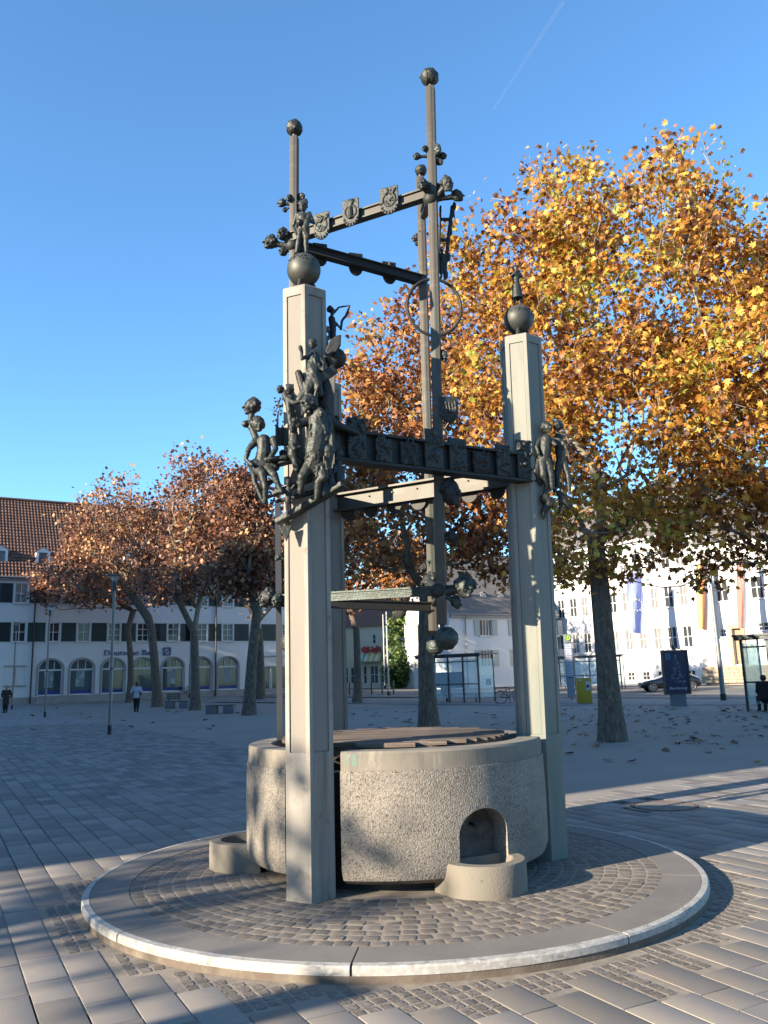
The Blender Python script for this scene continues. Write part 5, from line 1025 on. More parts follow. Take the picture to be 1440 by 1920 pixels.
# tall building outside the frame on the left whose shadow lies over the square
SB=thing('street_side_building','tall plastered building along the left side of the square, outside the picture','building',sunpos(-12,50)+(0,))
a_=R(SUN_AZ); V3=lambda u,v,z: Vector((*sunpos(u,v),z))
tanE=math.tan(R(SUN_EL))
for v0,v1,E_ in ((8.5,19.5,35),(19.52,84,43)):
    zr_=tanE*(E_+18); mb=MB(); ev=zr_-5.6
    mb.add([V3(-12,v0,-.5),V3(-24,v0,-.5),V3(-24,v0,ev+.3),V3(-18,v0,zr_-.05),V3(-12,v0,ev+.3)]+[V3(-12,v1,-.5),V3(-24,v1,-.5),V3(-24,v1,ev+.3),V3(-18,v1,zr_-.05),V3(-12,v1,ev+.3)],[(0,1,2,3,4),(5,6,7,8,9),(0,1,6,5),(1,2,7,6),(4,0,5,9),(3,4,9,8),(2,3,8,7)]); mb.obj('wall',plaster2,SB)
    mb=MB(); mb.add([V3(-11.6,v0,ev),V3(-18,v0,zr_),V3(-18,v1,zr_),V3(-11.6,v1,ev),V3(-24.4,v0,ev),V3(-24.4,v1,ev)],[(0,1,2,3),(1,4,5,2)]); mb.obj('roof',tileR,SB)
v0=8.5
sf=Fac(V3(-12,v1,0),V3(-12,v0,0)); 
if sf.n.dot(Vector((math.cos(a_),math.sin(a_),0)))<0: sf=Fac(V3(-12,v0,0),V3(-12,v1,0))
for k in range(18):
    for z in (1.2,4.8,8.2,11.2):
        mb=MB(); window(sf,SB,3+k*4.1,z,1.2,1.8,2,2,gl1,framew)
# ---------------------------------------------------------------- road, kerbs
def strip(name,a,b,w,z,m,h=None):
    A,B=gp(*a),gp(*b); d=Vector((B.x-A.x,B.y-A.y)); L=d.length; d.normalize(); n_=Vector((-d.y,d.x)); A2=A.xy-d*10; B2=B.xy+d*25
    return sheet(name,[tuple(A2),tuple(B2),tuple(B2+n_*w),tuple(A2+n_*w)],z,m)
strip('road',(590,1307),(1500,1309),15,.004,asphalt)
strip('far_pavement',(590,1292),(1500,1283),30,.012,kerbm)
strip('kerb',(590,1307),(1500,1309),.22,.10,kerbm); strip('stop_kerb',(560,1318),(1500,1322),.35,.03,kerbm)
strip('bus_platform',(560,1317.6),(1500,1321.6),3.4,.008,mat('platform_asphalt',(.17,.165,.16),.9,obj=False))
strip('lane_line',(640,1301),(1500,1301),.16,.010,mat('road_paint',(.62,.60,.56),.7))
gm=mat('painted_steel_grey',(.115,.125,.13),.45,.3); gm2=mat('dark_steel',(.045,.055,.06),.45,.3); polem=mat('lamp_pole_grey',(.20,.21,.215),.4,.5); black=mat('black_sleeve',(.018,.018,.018),.6)
cg=clearglass('shelter_glass')
# ---------------------------------------------------------------- lamps
def lamp(label,bx,by,ty,headw,r=.06,head=True):
    g=gp(bx,by); dz=0; Y=g.y; H=px(bx,ty,Y).z-g.z; t=thing('street_lamp',label,'street lamp',tuple(g),group='street lamps on the left of the square' if head else None)
    mb=MB(); mb.tube([g+Vector((0,0,.28)),g+Vector((0,0,H*.94))],[r,r*.8],12); mb.obj('pole',polem,t,smooth=True,angle=60); MB().tube([g,g+Vector((0,0,.3))],r*1.15,12).obj('base_sleeve',black,t,smooth=True,angle=60)
    MB().tube([g+Vector((0,0,H*.40)),g+Vector((0,0,H*.41))],r*1.2,12).obj('clamp_ring',gm2,t)
    if head:
        w=headw/2; mb=MB(); c=g+Vector((0,0,H)); mb.lathe((c.x,c.y),[(.001,c.z-.03),(w,c.z-.02),(w,c.z+.02),(.001,c.z+.05)],n=24); mb.obj('lamp_disc',gm,t,smooth=True,angle=40)
        MB().tube([c-Vector((0,0,.55)),c-Vector((0,0,.22))],[r*1.25,r*1.3],12).obj('lamp_socket',gm2,t,smooth=True,angle=50); MB().tube([c-Vector((0,0,.22)),c-Vector((0,0,.03))],[r*1.3,w*.7],16).obj('lamp_glass',cg,t,smooth=True,angle=60)
    return t
lamp('nearest disc-topped street lamp with a black base sleeve, beside the paving edge',205,1377,1079,.54)
lamp('disc-topped street lamp second nearest on the left, in front of the first arch',84,1345,1137,.5)
lamp('farthest disc-topped street lamp, beside the person in the dark coat',22,1330,1168,.5)
for lb,bx,by,ty in (('slim pole with a small box at its top, between the second and third arches',186,1309,1168),('slim pole beside the bicycle, right of the fifth arch',356,1309,1170)):
    g=gp(bx,by); Y=g.y; H=px(bx,ty,Y).z-g.z; t=thing('slim_pole',lb,'pole',tuple(g)); MB().tube([g,g+Vector((0,0,H))],.055,8).obj('pole',polem,t,smooth=True); MB().box(g+Vector((0,-.05,H*.93)),(.22,.2,.3)).obj('camera_box',gm2,t); MB().tube([g,g+Vector((0,0,.4))],.09,8).obj('base_sleeve',black,t)
g=gp(1357,1313); t=thing('lamp_mast','tall grey lamp mast with a black foot right of the advertising display','lamp mast',tuple(g)); MB().tube([g+Vector((0,0,.3)),g+Vector((0,0,9.5))],[.13,.07],12).obj('pole',polem,t,smooth=True); MB().tube([g,g+Vector((0,0,.32))],.15,12).obj('base_sleeve',black,t); MB().tube([g+Vector((0,0,9.5)),g+Vector((.3,0,9.9)),g+Vector((1.4,0,10))],.05,8).obj('arm',polem,t,smooth=True)
# flagpoles and bollards
for lb,bx,by,ty in (('white flagpole with a black foot, the nearer of the two beside the ivy tree',729,1305,1147),('thinner white flagpole, the farther of the two beside the ivy tree',722,1291,1152)):
    g=gp(bx,by); H=px(bx,ty,g.y).z-g.z; t=thing('flagpole',lb,'flagpole',tuple(g)); MB().tube([g+Vector((0,0,.3)),g+Vector((0,0,H))],[.075,.05],10).obj('pole',mat('white_pole',(.5,.5,.5),.4),t,smooth=True); MB().tube([g,g+Vector((0,0,.32))],.12,10).obj('foot',black,t)
bpos=[656,678,697,717,738]; blab=['first','second','third','fourth','last']
bme=MB(); bme.tube([(0,0,0),(0,0,.92),(0,0,.96)],[.065,.065,.04],10); bmesh_=bme.mesh('bollard',gm2,smooth=True,angle=50)
for x,l in zip(bpos,blab): g=gp(x,1302); o=link('bollard',bmesh_,None,tuple(g)); tag(o,f'{l} dark bollard from the left in the row in front of the awning shop','bollard','bollards along the road edge')
g=gp(741,1290); t=thing('street_sign','small pale street sign on a thin pole in front of the dark hedge','sign',tuple(g)); MB().tube([g,g+Vector((0,0,2.6))],.03,8).obj('pole',polem,t); MB().box(g+Vector((0,-.05,2.15)),(.5,.03,.42)).obj('sign_plate',framew,t); MB().box(g+Vector((0,-.05,2.9)),(.34,.2,.4)).obj('lantern',gm,t)
# ---------------------------------------------------------------- bus shelters
def shelter(label,loc,rz,W_,D,H,panels,advert=None,ghost=False,fm=None):
    t=thing('bus_shelter',label,'bus shelter',loc,rz); fm=fm or gm2; mb=lambda:MB()
    for i in range(panels+1): x=W_*i/panels; MB().bb(x-.045,x+.045,-.045,.045,0,H).obj('post',fm,t)
    for x in (0,W_): MB().bb(x-.03,x+.03,D-.03,D+.03,0,H).obj('post',fm,t)
    MB().bb(-.25,W_+.25,-.2,D+.2,H,H+.07).obj('roof',fm,t); MB().bb(-.2,W_+.2,-.15,-.05,H-.14,H-.002).obj('fascia',fm,t)
    for i in range(panels):
        x0,x1=W_*i/panels+.05,W_*(i+1)/panels-.05; MB().bb(x0,x1,-.012,.012,.25,H-.25).obj('glass_panel',cg,t); MB().bb(x0,x1,-.025,.025,H-.42,H-.36).obj('cross_rail',fm,t); MB().bb(x0,x1,-.025,.025,1.02,1.08).obj('cross_rail',gm,t)
        if advert and i in advert: MB().bb(x0,x1,.014,.06,.85,1.75).obj('dark_panel',mat('shelter_panel%d'%i,(.035,.05,.07),.5),t)
    for x in (0,W_): MB().bb(x-.012,x+.012,.06,D-.05,.25,H-.25).obj('side_glass',cg,t)
    MB().bb(.3,W_-.3,.25,.6,.44,.49).obj('bench',gm2,t)
    for x in (.5,W_-.5): MB().bb(x-.03,x+.03,.38,.46,0,.438).obj('bench_leg',gm2,t)
    return t
g=gp(790,1318); a=px(789,1318,51); b=px(900,1320,48.5); W1=(Vector((b.x-a.x,b.y-a.y))).length
shelter('dark steel and glass bus shelter with blue-grey back panels behind the fountain',(a.x,a.y,gz(50)),math.atan2(b.y-a.y,b.x-a.x),W1,1.7,2.72,4,advert=[1,2])
a=px(1052,1290,66); b=px(1166,1286,64); shelter('grey glass bus shelter across the road, half hidden by the big tree trunk',(a.x,a.y,gz(65)),math.atan2(b.y-a.y,b.x-a.x),(b-a).to_2d().length,1.4,2.5,4,fm=gm)
a=px(1403,1328,31.5); b=px(1560,1330,29.5); shelter('bus shelter cut by the right edge with a person seated inside',(a.x,a.y,0),math.atan2(b.y-a.y,b.x-a.x),(b-a).to_2d().length,1.6,2.72,3)
SX=(a,b)
# bus stop pylon, yellow box, advertising display
g=gp(1072,1312); t=thing('bus_stop_pylon','tall grey bus stop pylon with timetable strip and round yellow-green H sign','bus stop sign',tuple(g)); k=g.y/FPX
wv=13.5*k; MB().bb(g.x-wv/2,g.x+wv/2,g.y-.06,g.y+.06,g.z+.12,px(1072,1189,g.y).z).obj('pylon',mat('pylon_grey',(.22,.24,.28),.5),t); MB().tube([g,g+Vector((0,0,.15))],.03,8).obj('foot',black,t)
zc=px(1067,1196,g.y).z; c=Vector((g.x,g.y-.075,zc)); mb=MB(); mb.tube([c,c+Vector((0,-.015,0))],wv*.42,20); mb.obj('h_disc',mat('sign_yellow',(.55,.55,.06),.5),t); gm3=mat('sign_green',(.03,.22,.07),.5); mb=MB(); mb.tube([c+Vector((wv*.38*math.cos(q),-.018,wv*.38*math.sin(q))) for q in [2*PI*j/20 for j in range(21)]],wv*.05,5,cap=False); r_=wv*.2; mb.bb(c.x-r_*.9,c.x-r_*.45,c.y-.022,c.y-.016,zc-r_,zc+r_); mb.bb(c.x+r_*.45,c.x+r_*.9,c.y-.022,c.y-.016,zc-r_,zc+r_); mb.bb(c.x-r_*.44,c.x+r_*.44,c.y-.022,c.y-.016,zc-r_*.2,zc+r_*.2); mb.obj('h_letter',gm3,t)
lm=mat('timetable_white',(.50,.53,.60),.6); navy=mat('navy_line',(.02,.03,.12),.6); ya,yb=1206,1269; z1_,z0_=px(1069,ya,g.y).z,px(1069,yb,g.y).z
MB().bb(g.x-wv*.38,g.x+wv*.38,g.y-.072,g.y-.062,z0_,z1_).obj('timetable',lm,t); mb=MB()
for j in range(15): zz=z0_+(z1_-z0_)*(j+.5)/15; mb.bb(g.x-wv*.33,g.x+wv*(.33-.12*(j%3)),g.y-.078,g.y-.073,zz-.018,zz+.018)
mb.obj('timetable_lines',mat('blue_print',(.12,.16,.32),.6),t)['kind']='stuff'; mb=MB(); mb.bb(g.x-wv*.4,g.x+wv*.4,g.y-.08,g.y-.074,z1_-.01,z1_+.05); mb.bb(g.x-wv*.4,g.x+wv*.4,g.y-.08,g.y-.074,z0_-.05,z0_+.01); mb.obj('navy_bar',navy,t)
g=gp(1097,1319); k=g.y/FPX; t=thing('yellow_post_box','mustard yellow box with a small notice between the bus stop and the big tree','post box',tuple(g)); yel=mat('mustard_paint',(.42,.29,.015),.5); w_=25*k; MB().bb(g.x-w_/2,g.x+w_/2,g.y-.15,g.y+.3,g.z+.02,px(1097,1271,g.y).z).obj('box_body',yel,t,bevel=.02); h_=px(1097,1271,g.y).z
MB().bb(g.x+w_*.1,g.x+w_*.42,g.y-.165,g.y-.152,h_-.62,h_-.18).obj('notice',lm,t); MB().sphere((g.x+w_*.24,g.y-.17,h_-.42),(.08,.01,.09),12,8).obj('notice_emblem',navy,t); MB().bb(g.x-w_*.4,g.x-w_*.15,g.y-.16,g.y-.151,h_-.14,h_-.07).obj('notice',lm,t)
g=gp(1268,1324); k=g.y/FPX; frm=mat('display_frame',(.085,.075,.075),.5,.3); t=thing('advertising_display','poster display on a grey foot with a dark blue Christmas tree poster','advertising display',tuple(g)); Yp=g.y; pxz=lambda x,y:px(x,y,Yp)
wd_=47*k; zt1=px(1264,1219,Yp).z; zb1_=px(1268,1302,Yp).z; cxp=px(1266,1260,Yp).x+.02
MB().bb(cxp-.55*24*k,cxp+.55*24*k,Yp-.12,Yp+.12,g.z,zb1_).obj('foot',mat('display_foot',(.16,.18,.20),.5),t)
mb=MB(); e=.07; mb.bb(cxp-wd_/2,cxp+wd_/2,Yp-.14,Yp+.14,zt1-e,zt1); mb.bb(cxp-wd_/2,cxp+wd_/2,Yp-.14,Yp+.14,zb1_,zb1_+e); mb.bb(cxp-wd_/2,cxp-wd_/2+e,Yp-.14,Yp+.14,zb1_+e,zt1-e); mb.bb(cxp+wd_/2-e,cxp+wd_/2,Yp-.14,Yp+.14,zb1_+e,zt1-e); mb.obj('frame',frm,t)
MB().bb(cxp-wd_/2+e,cxp+wd_/2-e,Yp-.10,Yp+.10,zb1_+e,zt1-e).obj('poster',mat('poster_navy',(.022,.028,.085),.4,noise=[(1.2,3,(.05,.035,.06),.45,.7)]),t)
mb=MB(); H_=zt1-zb1_; rg=random.Random(5); yq=Yp-.106
for j in range(70):
    t_=rg.random()**.7; zz=zt1-.18*H_*.6-t_*H_*.62; xx=cxp+rg.uniform(-1,1)*t_*wd_*.30+.02; r_=rg.uniform(.014,.05)
    if rg.random()<.5: mb.tube([Vector((xx+r_*math.cos(a_),yq,zz+r_*math.sin(a_))) for a_ in [2*PI*i/7 for i in range(8)]],.006,4,cap=False)
    else: mb.tube([(xx-r_,yq,zz-r_*.6),(xx,yq,zz+r_),(xx+r_,yq,zz-r_*.5)],.006,4)
mb.tube([(cxp,yq,zt1-.1*H_),(cxp,yq,zt1-.2*H_)],.01,4); mb.obj('ornament_tree_print',mat('print_pale',(.42,.42,.52),.6),t)['kind']='stuff'
c_=bpy.data.curves.new('poster_script','FONT'); c_.body='Bescherung'; c_.size=.27; c_.shear=.35; c_.extrude=.002; o=bpy.data.objects.new('tmp',c_); COL.objects.link(o); bpy.context.view_layer.update(); dg=bpy.context.evaluated_depsgraph_get(); me=bpy.data.meshes.new_from_object(o.evaluated_get(dg)); w0=o.dimensions.x; bpy.data.objects.remove(o); kk=(wd_-.35)/w0
me.materials.clear(); me.materials.append(mat('script_white',(.7,.7,.72),.6)); me.transform(Matrix.Translation(Vector((cxp-wd_/2+.18,yq-.002,zb1_+.22))-org(t))@Matrix.Rotation(PI/2,4,'X')@Matrix.Scale(kk,4)); link('poster_lettering',me,t)
MB().bb(cxp-wd_/2+.12,cxp-wd_/2+.36,Yp-.108,Yp-.102,zt1-.42,zt1-.14).obj('poster_logo',mat('logo_teal',(.07,.16,.22),.6),t)
MB().tube([(cxp-.35,Yp,zt1),(cxp,Yp,zt1+.14),(cxp+.4,Yp,zt1)],.015,6).obj('wire_topper',frm,t); MB().tube([(cxp,Yp,zt1+.02),(cxp,Yp,zt1+.22)],[.09,.08],10).obj('topper_knob',frm,t)
# ---------------------------------------------------------------- benches
def bench(label,x0,x1,yb,back,Y=None,rz=0):
    g=gp((x0+x1)/2,yb); k=g.y/FPX; W_=(x1-x0)*k; t=thing('bench',label,'bench',tuple(g),rz); cm=mat('bench_concrete'+str(x0),(.15,.155,.165),.8); wm=mat('bench_wood'+str(x0),(.13,.095,.075),.7)
    for s in(-1,1): MB().bb(s*W_*.31-W_*.19,s*W_*.31+W_*.19,-.25,.25,0,.40).obj('block_leg',cm,t,bevel=.01)
    for j in range(4): MB().bb(-W_/2,W_/2,-.26+j*.132,-.145+j*.132,.402,.46).obj('seat_slat',wm,t)
    if back:
        for j in range(3): MB().bb(-W_/2,W_*.12,.22,.26,.56+j*.13,.66+j*.13).obj('back_slat',wm,t)
        for s in(-.42,.02): MB().bb(W_*s-.02,W_*s+.02,.262,.30,.40,.95).obj('back_stay',gm2,t)
    return t
bench('slatted bench with a backrest on grey blocks, between two leaning trunks',311,353,1328,True,rz=.03); bench('backless bench on two grey blocks left of the pale-trunked tree',388,440,1338,False,rz=-.1)
# ---------------------------------------------------------------- bicycles
def bicycle(label,x,yb,rz,sc_=1,extra=0):
    g=gp(x,yb); t=thing('bicycle',label,'bicycle',tuple(g),rz); fm=mat('bike_black%d'%x,(.03,.03,.035),.4,.3)
    for cx_ in (-.52,.52):
        mb=MB(); mb.tube([Vector((cx_+.335*math.cos(a),0,.345+.335*math.sin(a))) for a in [2*PI*j/24 for j in range(25)]],.02,6,cap=False); w=mb.obj('wheel',fm,t,smooth=True)
        mb=MB(); [mb.tube([(cx_,0,.345),(cx_+.32*math.cos(a),0,.345+.32*math.sin(a))],.003,3) for a in [2*PI*j/12 for j in range(12)]]; mb.obj('spokes',polem,w)['kind']='stuff'
    mb=MB(); B=(-.08,0,.30); S_=(-.22,0,.80); Hh=(.36,0,.84)
    for p,q in ((B,S_),(B,Hh),((-.2,0,.74),Hh),((-.52,0,.345),B),((-.52,0,.345),(-.2,0,.74)),(Hh,(.52,0,.345)),(Hh,(.33,0,.98))): mb.tube([p,q],.017,6)
    mb.obj('frame',fm,t,smooth=True); MB().tube([(.33,-.26,1.02),(.36,0,.98),(.33,.26,1.02)],.014,6).obj('handlebar',fm,t); mb=MB(); mb.sphere((-.24,0,.86),(.14,.07,.035),10,6); mb.obj('saddle',fm,t,smooth=True)
    MB().bb(-.72,-.3,-.06,.06,.70,.72).obj('luggage_rack',fm,t); mb=MB(); mb.tube([(-.08,-.1,.2),(-.08,-.06,.3),(-.08,.06,.3),(-.08,.1,.4)],.012,5); mb.obj('crank',fm,t); return t
bicycle('dark bicycle leaning at a stand between the bus shelter and the right pillar',957,1319,.05); bicycle('dark bicycle parked before the bank under the fifth arch',345,1307,.15)
g=gp(930,1320); t=thing('bicycle_stand','thin dark hoop stand beside the bicycle near the bus shelter','bicycle stand',tuple(g)); mb=MB(); mb.tube([g,g+Vector((0,0,.85)),g+Vector((.8,.2,.85)),g+Vector((.8,.2,0))],.02,6); mb.obj('hoop',gm2,t)
# ---------------------------------------------------------------- car
g=gp(1257,1296); k=g.y/FPX; t=thing('parked_car','small black coupe with silver wheels, half hidden behind the poster display','car',tuple(g),R(-6)); L=4.05
prof_=[(-2.02,.32,.50,.66,.60),(-1.9,.22,.64,.74,.60),(-1.45,.18,.76,.84,.62),(-.75,.16,.84,.86,.64),(-.15,.16,.88,.87,1.22),(.25,.16,.90,.87,1.33),(.75,.16,.91,.87,1.33),(1.3,.18,.92,.85,1.12),(1.75,.22,.88,.78,.90),(1.98,.34,.74,.66,.72)]
def carshell(lo,hi):
    mb=MB(); rings=[]
    for x,zb_,zbelt,hw,zr2 in prof_:
        zr3=max(zr2,zbelt); rings.append([(x,-hw*.92,zb_),(x,-hw,zb_+.18),(x,-hw,zbelt-.12),(x,-hw*.94,zbelt),(x,-hw*.70,zr3-.04) if zr2>zbelt+.05 else (x,-hw*.7,zbelt+.015),(x,-hw*.4,zr3+.0) if zr2>zbelt+.05 else (x,-hw*.4,zbelt+.03),(x,hw*.4,zr3) if zr2>zbelt+.05 else (x,hw*.4,zbelt+.03),(x,hw*.70,zr3-.04) if zr2>zbelt+.05 else (x,hw*.7,zbelt+.015),(x,hw*.94,zbelt),(x,hw,zbelt-.12),(x,hw,zb_+.18),(x,hw*.92,zb_)])
    n_=12; vs=[v for r in rings for v in r]; fs=[(i*n_+j,i*n_+(j+1)%n_,(i+1)*n_+(j+1)%n_,(i+1)*n_+j) for i in range(len(rings)-1) for j in range(n_)]+[tuple(range(n_)),tuple(range((len(rings)-1)*n_,len(rings)*n_))]
    return mb.add(vs,fs)
cp=mat('black_car_paint',(.008,.008,.009),.18,0,coat=.6); o=carshell(0,0).obj('body',cp,t,smooth=True,angle=50); m_=o.modifiers.new('s','SUBSURF'); m_.levels=2; m_.render_levels=2
tyre=mat('tyre',(.02,.02,.02),.85); rimc=mat('alloy',(.35,.35,.36),.35,.9)
for sx in(-1,1):
    for x in(-1.28,1.24):
        w=MB().tube([(x,sx*.70,.31),(x,sx*.88,.31)],.315,24).obj('wheel',tyre,t,smooth=True,angle=40)
        mb=MB(); [mb.bar((x,sx*.885,.31),(x+.2*math.cos(a),sx*.885,.31+.2*math.sin(a)),.05,.03,up=(0,1,0)) for a in [2*PI*j/5 for j in range(5)]]; mb.tube([(x+.2*math.cos(a),sx*.885,.31+.2*math.sin(a)) for a in [2*PI*j/20 for j in range(21)]],.018,5,cap=False); mb.obj('rim',rimc,w)
    mb=MB(); y_=sx*.80; mb.plate([(-.62,.86),(-.1,1.19),(.3,1.27),(.8,1.26),(1.15,1.08),(1.1,.92)],(0,sx*.725,0),(1,0,0),(0,sx*-.28,.96),.01); mb.obj('side_window',gl1,t)
    MB().sphere((-1.86,sx*.55,.58),(.12,.14,.07),10,6).obj('headlight',mat('lens%d'%sx,(.5,.5,.5),.1),t); MB().sphere((-.45,sx*.93,.92),(.08,.07,.06),8,6).obj('mirror',cp,t); MB().sphere((1.93,sx*.5,.66),(.06,.14,.06),10,6).obj('tail_light',mat('tail%d'%sx,(.3,.02,.02),.2),t)
# ---------------------------------------------------------------- people
skin=mat('skin',(.42,.26,.19),.6); hairm=mat('dark_hair',(.03,.022,.018),.7)
def person(label,x,yb,H,rz,pose,jm,tm,coat=False,hairc=None):
    g=gp(x,yb); t=thing('person',label,'person',tuple(g),rz); 
    cast('body',human(H,pose),skin,t,vox=.016,disp=0,world=False)
    cast('jacket',human(H,pose,fat=1.22,parts=('torso',)+(() )).add(*(lambda m:(m.v,m.f))(human(H,pose,fat=1.45,parts=('arms0',)))),jm,t,vox=.018,disp=.006,tex=TEX2,world=False) if False else None
    mb=human(H,pose,fat=1.28,parts=('torso',)); J=dict(sl=(-.11,0,.80),sr=(.11,0,.80),el=(-.14,.01,.64),er=(.14,.01,.64),hl=(-.15,-.03,.50),hr=(.15,-.03,.50)); J.update(pose)
    for s in 'lr': mb.tube([Vector(J['s'+s])*H,Vector(J['e'+s])*H,(Vector(J['e'+s]).lerp(Vector(J['h'+s]),.93))*H],[.052*H,.043*H,.03*H],10)
    mb.tube([(0,0,.80*H),(0,0,.62*H),(0,0,(.30 if coat else .46)*H)],[.10*H,.098*H,.115*H],14); cast('jacket',mb,jm,t,vox=.017,disp=.008,tex=TEX2,world=False)
    mb=human(H,pose,fat=1.2,parts=('legs',)); cast('trousers',mb,tm,t,vox=.016,disp=.005,tex=TEX2,world=False)
    hd_=Vector(pose.get('head',(0,-.01,.925)))*H; r=.064*H; mb=MB(); mb.sphere(hd_+Vector((0,.012*H,.016*H)),(r*.9,r*.95,r*.98),12,8); mb.sphere(hd_+Vector((0,.03*H,-.01*H)),(r*.8,r*.6,r*.9),10,8); cast('hair',mb,hairc or hairm,t,vox=.012,disp=.006,world=False)
    return t
greyj=mat('light_grey_jacket',(.40,.41,.48),.8); darkc=mat('dark_brown_coat',(.035,.026,.022),.85); blk=mat('black_trousers',(.014,.014,.018),.85)
p2=person('person in a light grey jacket and black trousers walking away on the gravel',255,1335,1.74,R(185),dict(kl=(-.06,-.03,.27),al=(-.06,.07,.05),tl=(-.06,0.0,.02),ar=(.05,-.06,.045),kr=(.05,-.06,.28),tr=(.05,-.13,.02),el=(-.17,.02,.65),hl=(-.13,-.07,.55),er=(.17,.03,.65),hr=(.12,-.06,.55)),greyj,blk)
mb=MB(); mb.tube([(.19,.0,1.38),(.26,.02,1.1),(.2,-.05,.98)],[.075,.065,.05],10); mb.tube([(-.19,.0,1.38),(-.27,.02,1.1),(-.2,-.05,.98)],[.075,.065,.05],10); cast('dark_sleeves',mb,mat('navy_sleeve',(.02,.025,.05),.8),p2,vox=.018,disp=.004,world=False)
p1=person('person in a long dark brown coat walking towards the viewer at the left edge',10,1337,1.72,R(5),dict(el=(-.17,.03,.66),hl=(-.12,-.08,.56),er=(.17,.03,.66),hr=(.14,-.05,.52),ar=(.05,-.05,.045),tr=(.05,-.12,.02),kr=(.05,-.04,.28)),darkc,blk,coat=True)
seat=dict(pelvis=(0,.05,.27),belly=(0,.04,.36),chest=(0,.02,.47),neck=(0,.0,.58),head=(0,-.03,.67),sl=(-.11,0,.55),sr=(.11,0,.55),el=(-.14,-.02,.41),er=(.14,-.02,.41),hl=(-.06,-.16,.33),hr=(.06,-.16,.33),pl=(-.055,.03,.27),pr=(.055,.03,.27),kl=(-.07,-.22,.28),kr=(.07,-.22,.28),al=(-.06,-.2,.045),ar=(.06,-.22,.045),tl=(-.06,-.28,.02),tr=(.06,-.3,.02))
def seated(label,x,yb,Y,rz,jm,bulk=1.0):
    P_=px(x,yb,Y); t=thing('person',label,'person',(P_.x,P_.y,gz(Y)),rz); H=1.75; cast('body',human(H,seat),skin,t,vox=.017,disp=0,world=False)
    mb=human(H,seat,fat=1.35*bulk,parts=('torso',)); 
    for s in 'lr': mb.tube([Vector(seat['s'+s])*H,Vector(seat['e'+s])*H,Vector(seat['e'+s]).lerp(Vector(seat['h'+s]),.9)*H],[.06*H,.05*H,.035*H],10)
    mb.tube([(0,.03*H,.56*H),(0,.05*H,.40*H),(0,.07*H,.25*H)],[.10*H*bulk,.12*H*bulk,.13*H*bulk],14); cast('jacket',mb,jm,t,vox=.018,disp=.01,tex=TEX2,world=False)
    cast('trousers',human(H,seat,fat=1.2,parts=('legs',)),blk,t,vox=.017,disp=.004,world=False); mb=MB(); mb.sphere(Vector(seat['head'])*H+Vector((0,.02,.025)),.064*H,12,8); cast('hair',mb,hairm,t,vox=.012,disp=.004,world=False); return t
seated('person in a bulky black jacket seated in the shelter at the right edge',1437,1320,30.9,R(178),mat('black_jacket',(.010,.009,.010),.9),1.25)
seated('dim person seated inside the bus shelter behind the fountain',836,1319,50.6,R(150),mat('dim_jacket',(.06,.065,.08),.9))
# ---------------------------------------------------------------- flags on the civic building
def flag(label,pts,cols,cat='flag',Y=70,stars=False):
    (x0,y0),(x1,y1),(x2,y2),(x3,y3)=pts; TL,TR,BR,BL=[px(a,b,Y) for a,b in pts]; t=thing('hanging_flag',label,'flag',tuple(TL),group='flags hanging before the civic building'); nn=len(cols)
    for c in range(nn):
        mb=MB(); NU,NV=6,22; vs=[]
        for j in range(NV+1):
            for i in range(NU+1):
                s=(c+i/NU)/nn; v=j/NV; p=TL.lerp(TR,s).lerp(BL.lerp(BR,s),v); p=p+Vector((0,.22*math.sin(s*7+v*3.2)*v**.4,0)); vs.append(p)
        fs=[(j*(NU+1)+i,j*(NU+1)+i+1,(j+1)*(NU+1)+i+1,(j+1)*(NU+1)+i) for j in range(NV) for i in range(NU)]; mb.add(vs,fs); o=mb.obj('cloth_panel',cols[c],t,smooth=True)
    MB().tube([TL+Vector((-.1,0,.05)),TR+Vector((.1,0,.05))],.03,6).obj('flag_bar',framew,t)
    if stars:
        mb=MB(); c0=TL.lerp(TR,.5).lerp(BL.lerp(BR,.5),.54); R0_=(TR-TL).length*.36
        for k in range(12):
            q=c0+Vector((R0_*math.cos(k*PI/6),-.25,R0_*math.sin(k*PI/6))); mb.plate([((.085 if j%2==0 else .036)*math.cos(PI/2+j*PI/5),(.085 if j%2==0 else .036)*math.sin(PI/2+j*PI/5)) for j in range(10)],q,(1,0,0),(0,0,1),.01); 
        mb.obj('ring_of_stars',mat('star_yellow',(.75,.68,.25),.6),t)['kind']='stuff'
def cloth(n,c):  # flag colours are paled, with the glare of strong sun put into them
    m=mat(n,c,.8); nn=m.node_tree; b=nn.nodes['Principled BSDF']; tr=nn.nodes.new('ShaderNodeBsdfTranslucent'); tr.inputs[0].default_value=(*c,1); ms=nn.nodes.new('ShaderNodeMixShader'); ms.inputs[0].default_value=.4; nn.links.new(b.outputs[0],ms.inputs[1]); nn.links.new(tr.outputs[0],ms.inputs[2]); nn.links.new(ms.outputs[0],nn.nodes['Material Output'].inputs[0]); return m
flag('glare-paled blue flag with a ring of yellow stars hanging on the white facade',[(1174,1075),(1203,1073),(1211,1188),(1181,1187)],[cloth('flag_blue_glare',(.30,.36,.72))],stars=True)
flag('long flag in gold, red and black stripes beside the lamp mast',[(1305,1060),(1326,1058),(1331,1182),(1309,1180)],[cloth('flag_gold',(.78,.60,.22)),cloth('flag_red',(.72,.26,.12)),cloth('flag_black_glare',(.34,.33,.34))],Y=67)
flag('long red and white flag nearest the right edge',[(1381,1048),(1399,1046),(1402,1178),(1384,1178)],[cloth('flag_red2',(.75,.24,.19)),cloth('flag_white',(.72,.70,.68))],Y=64)
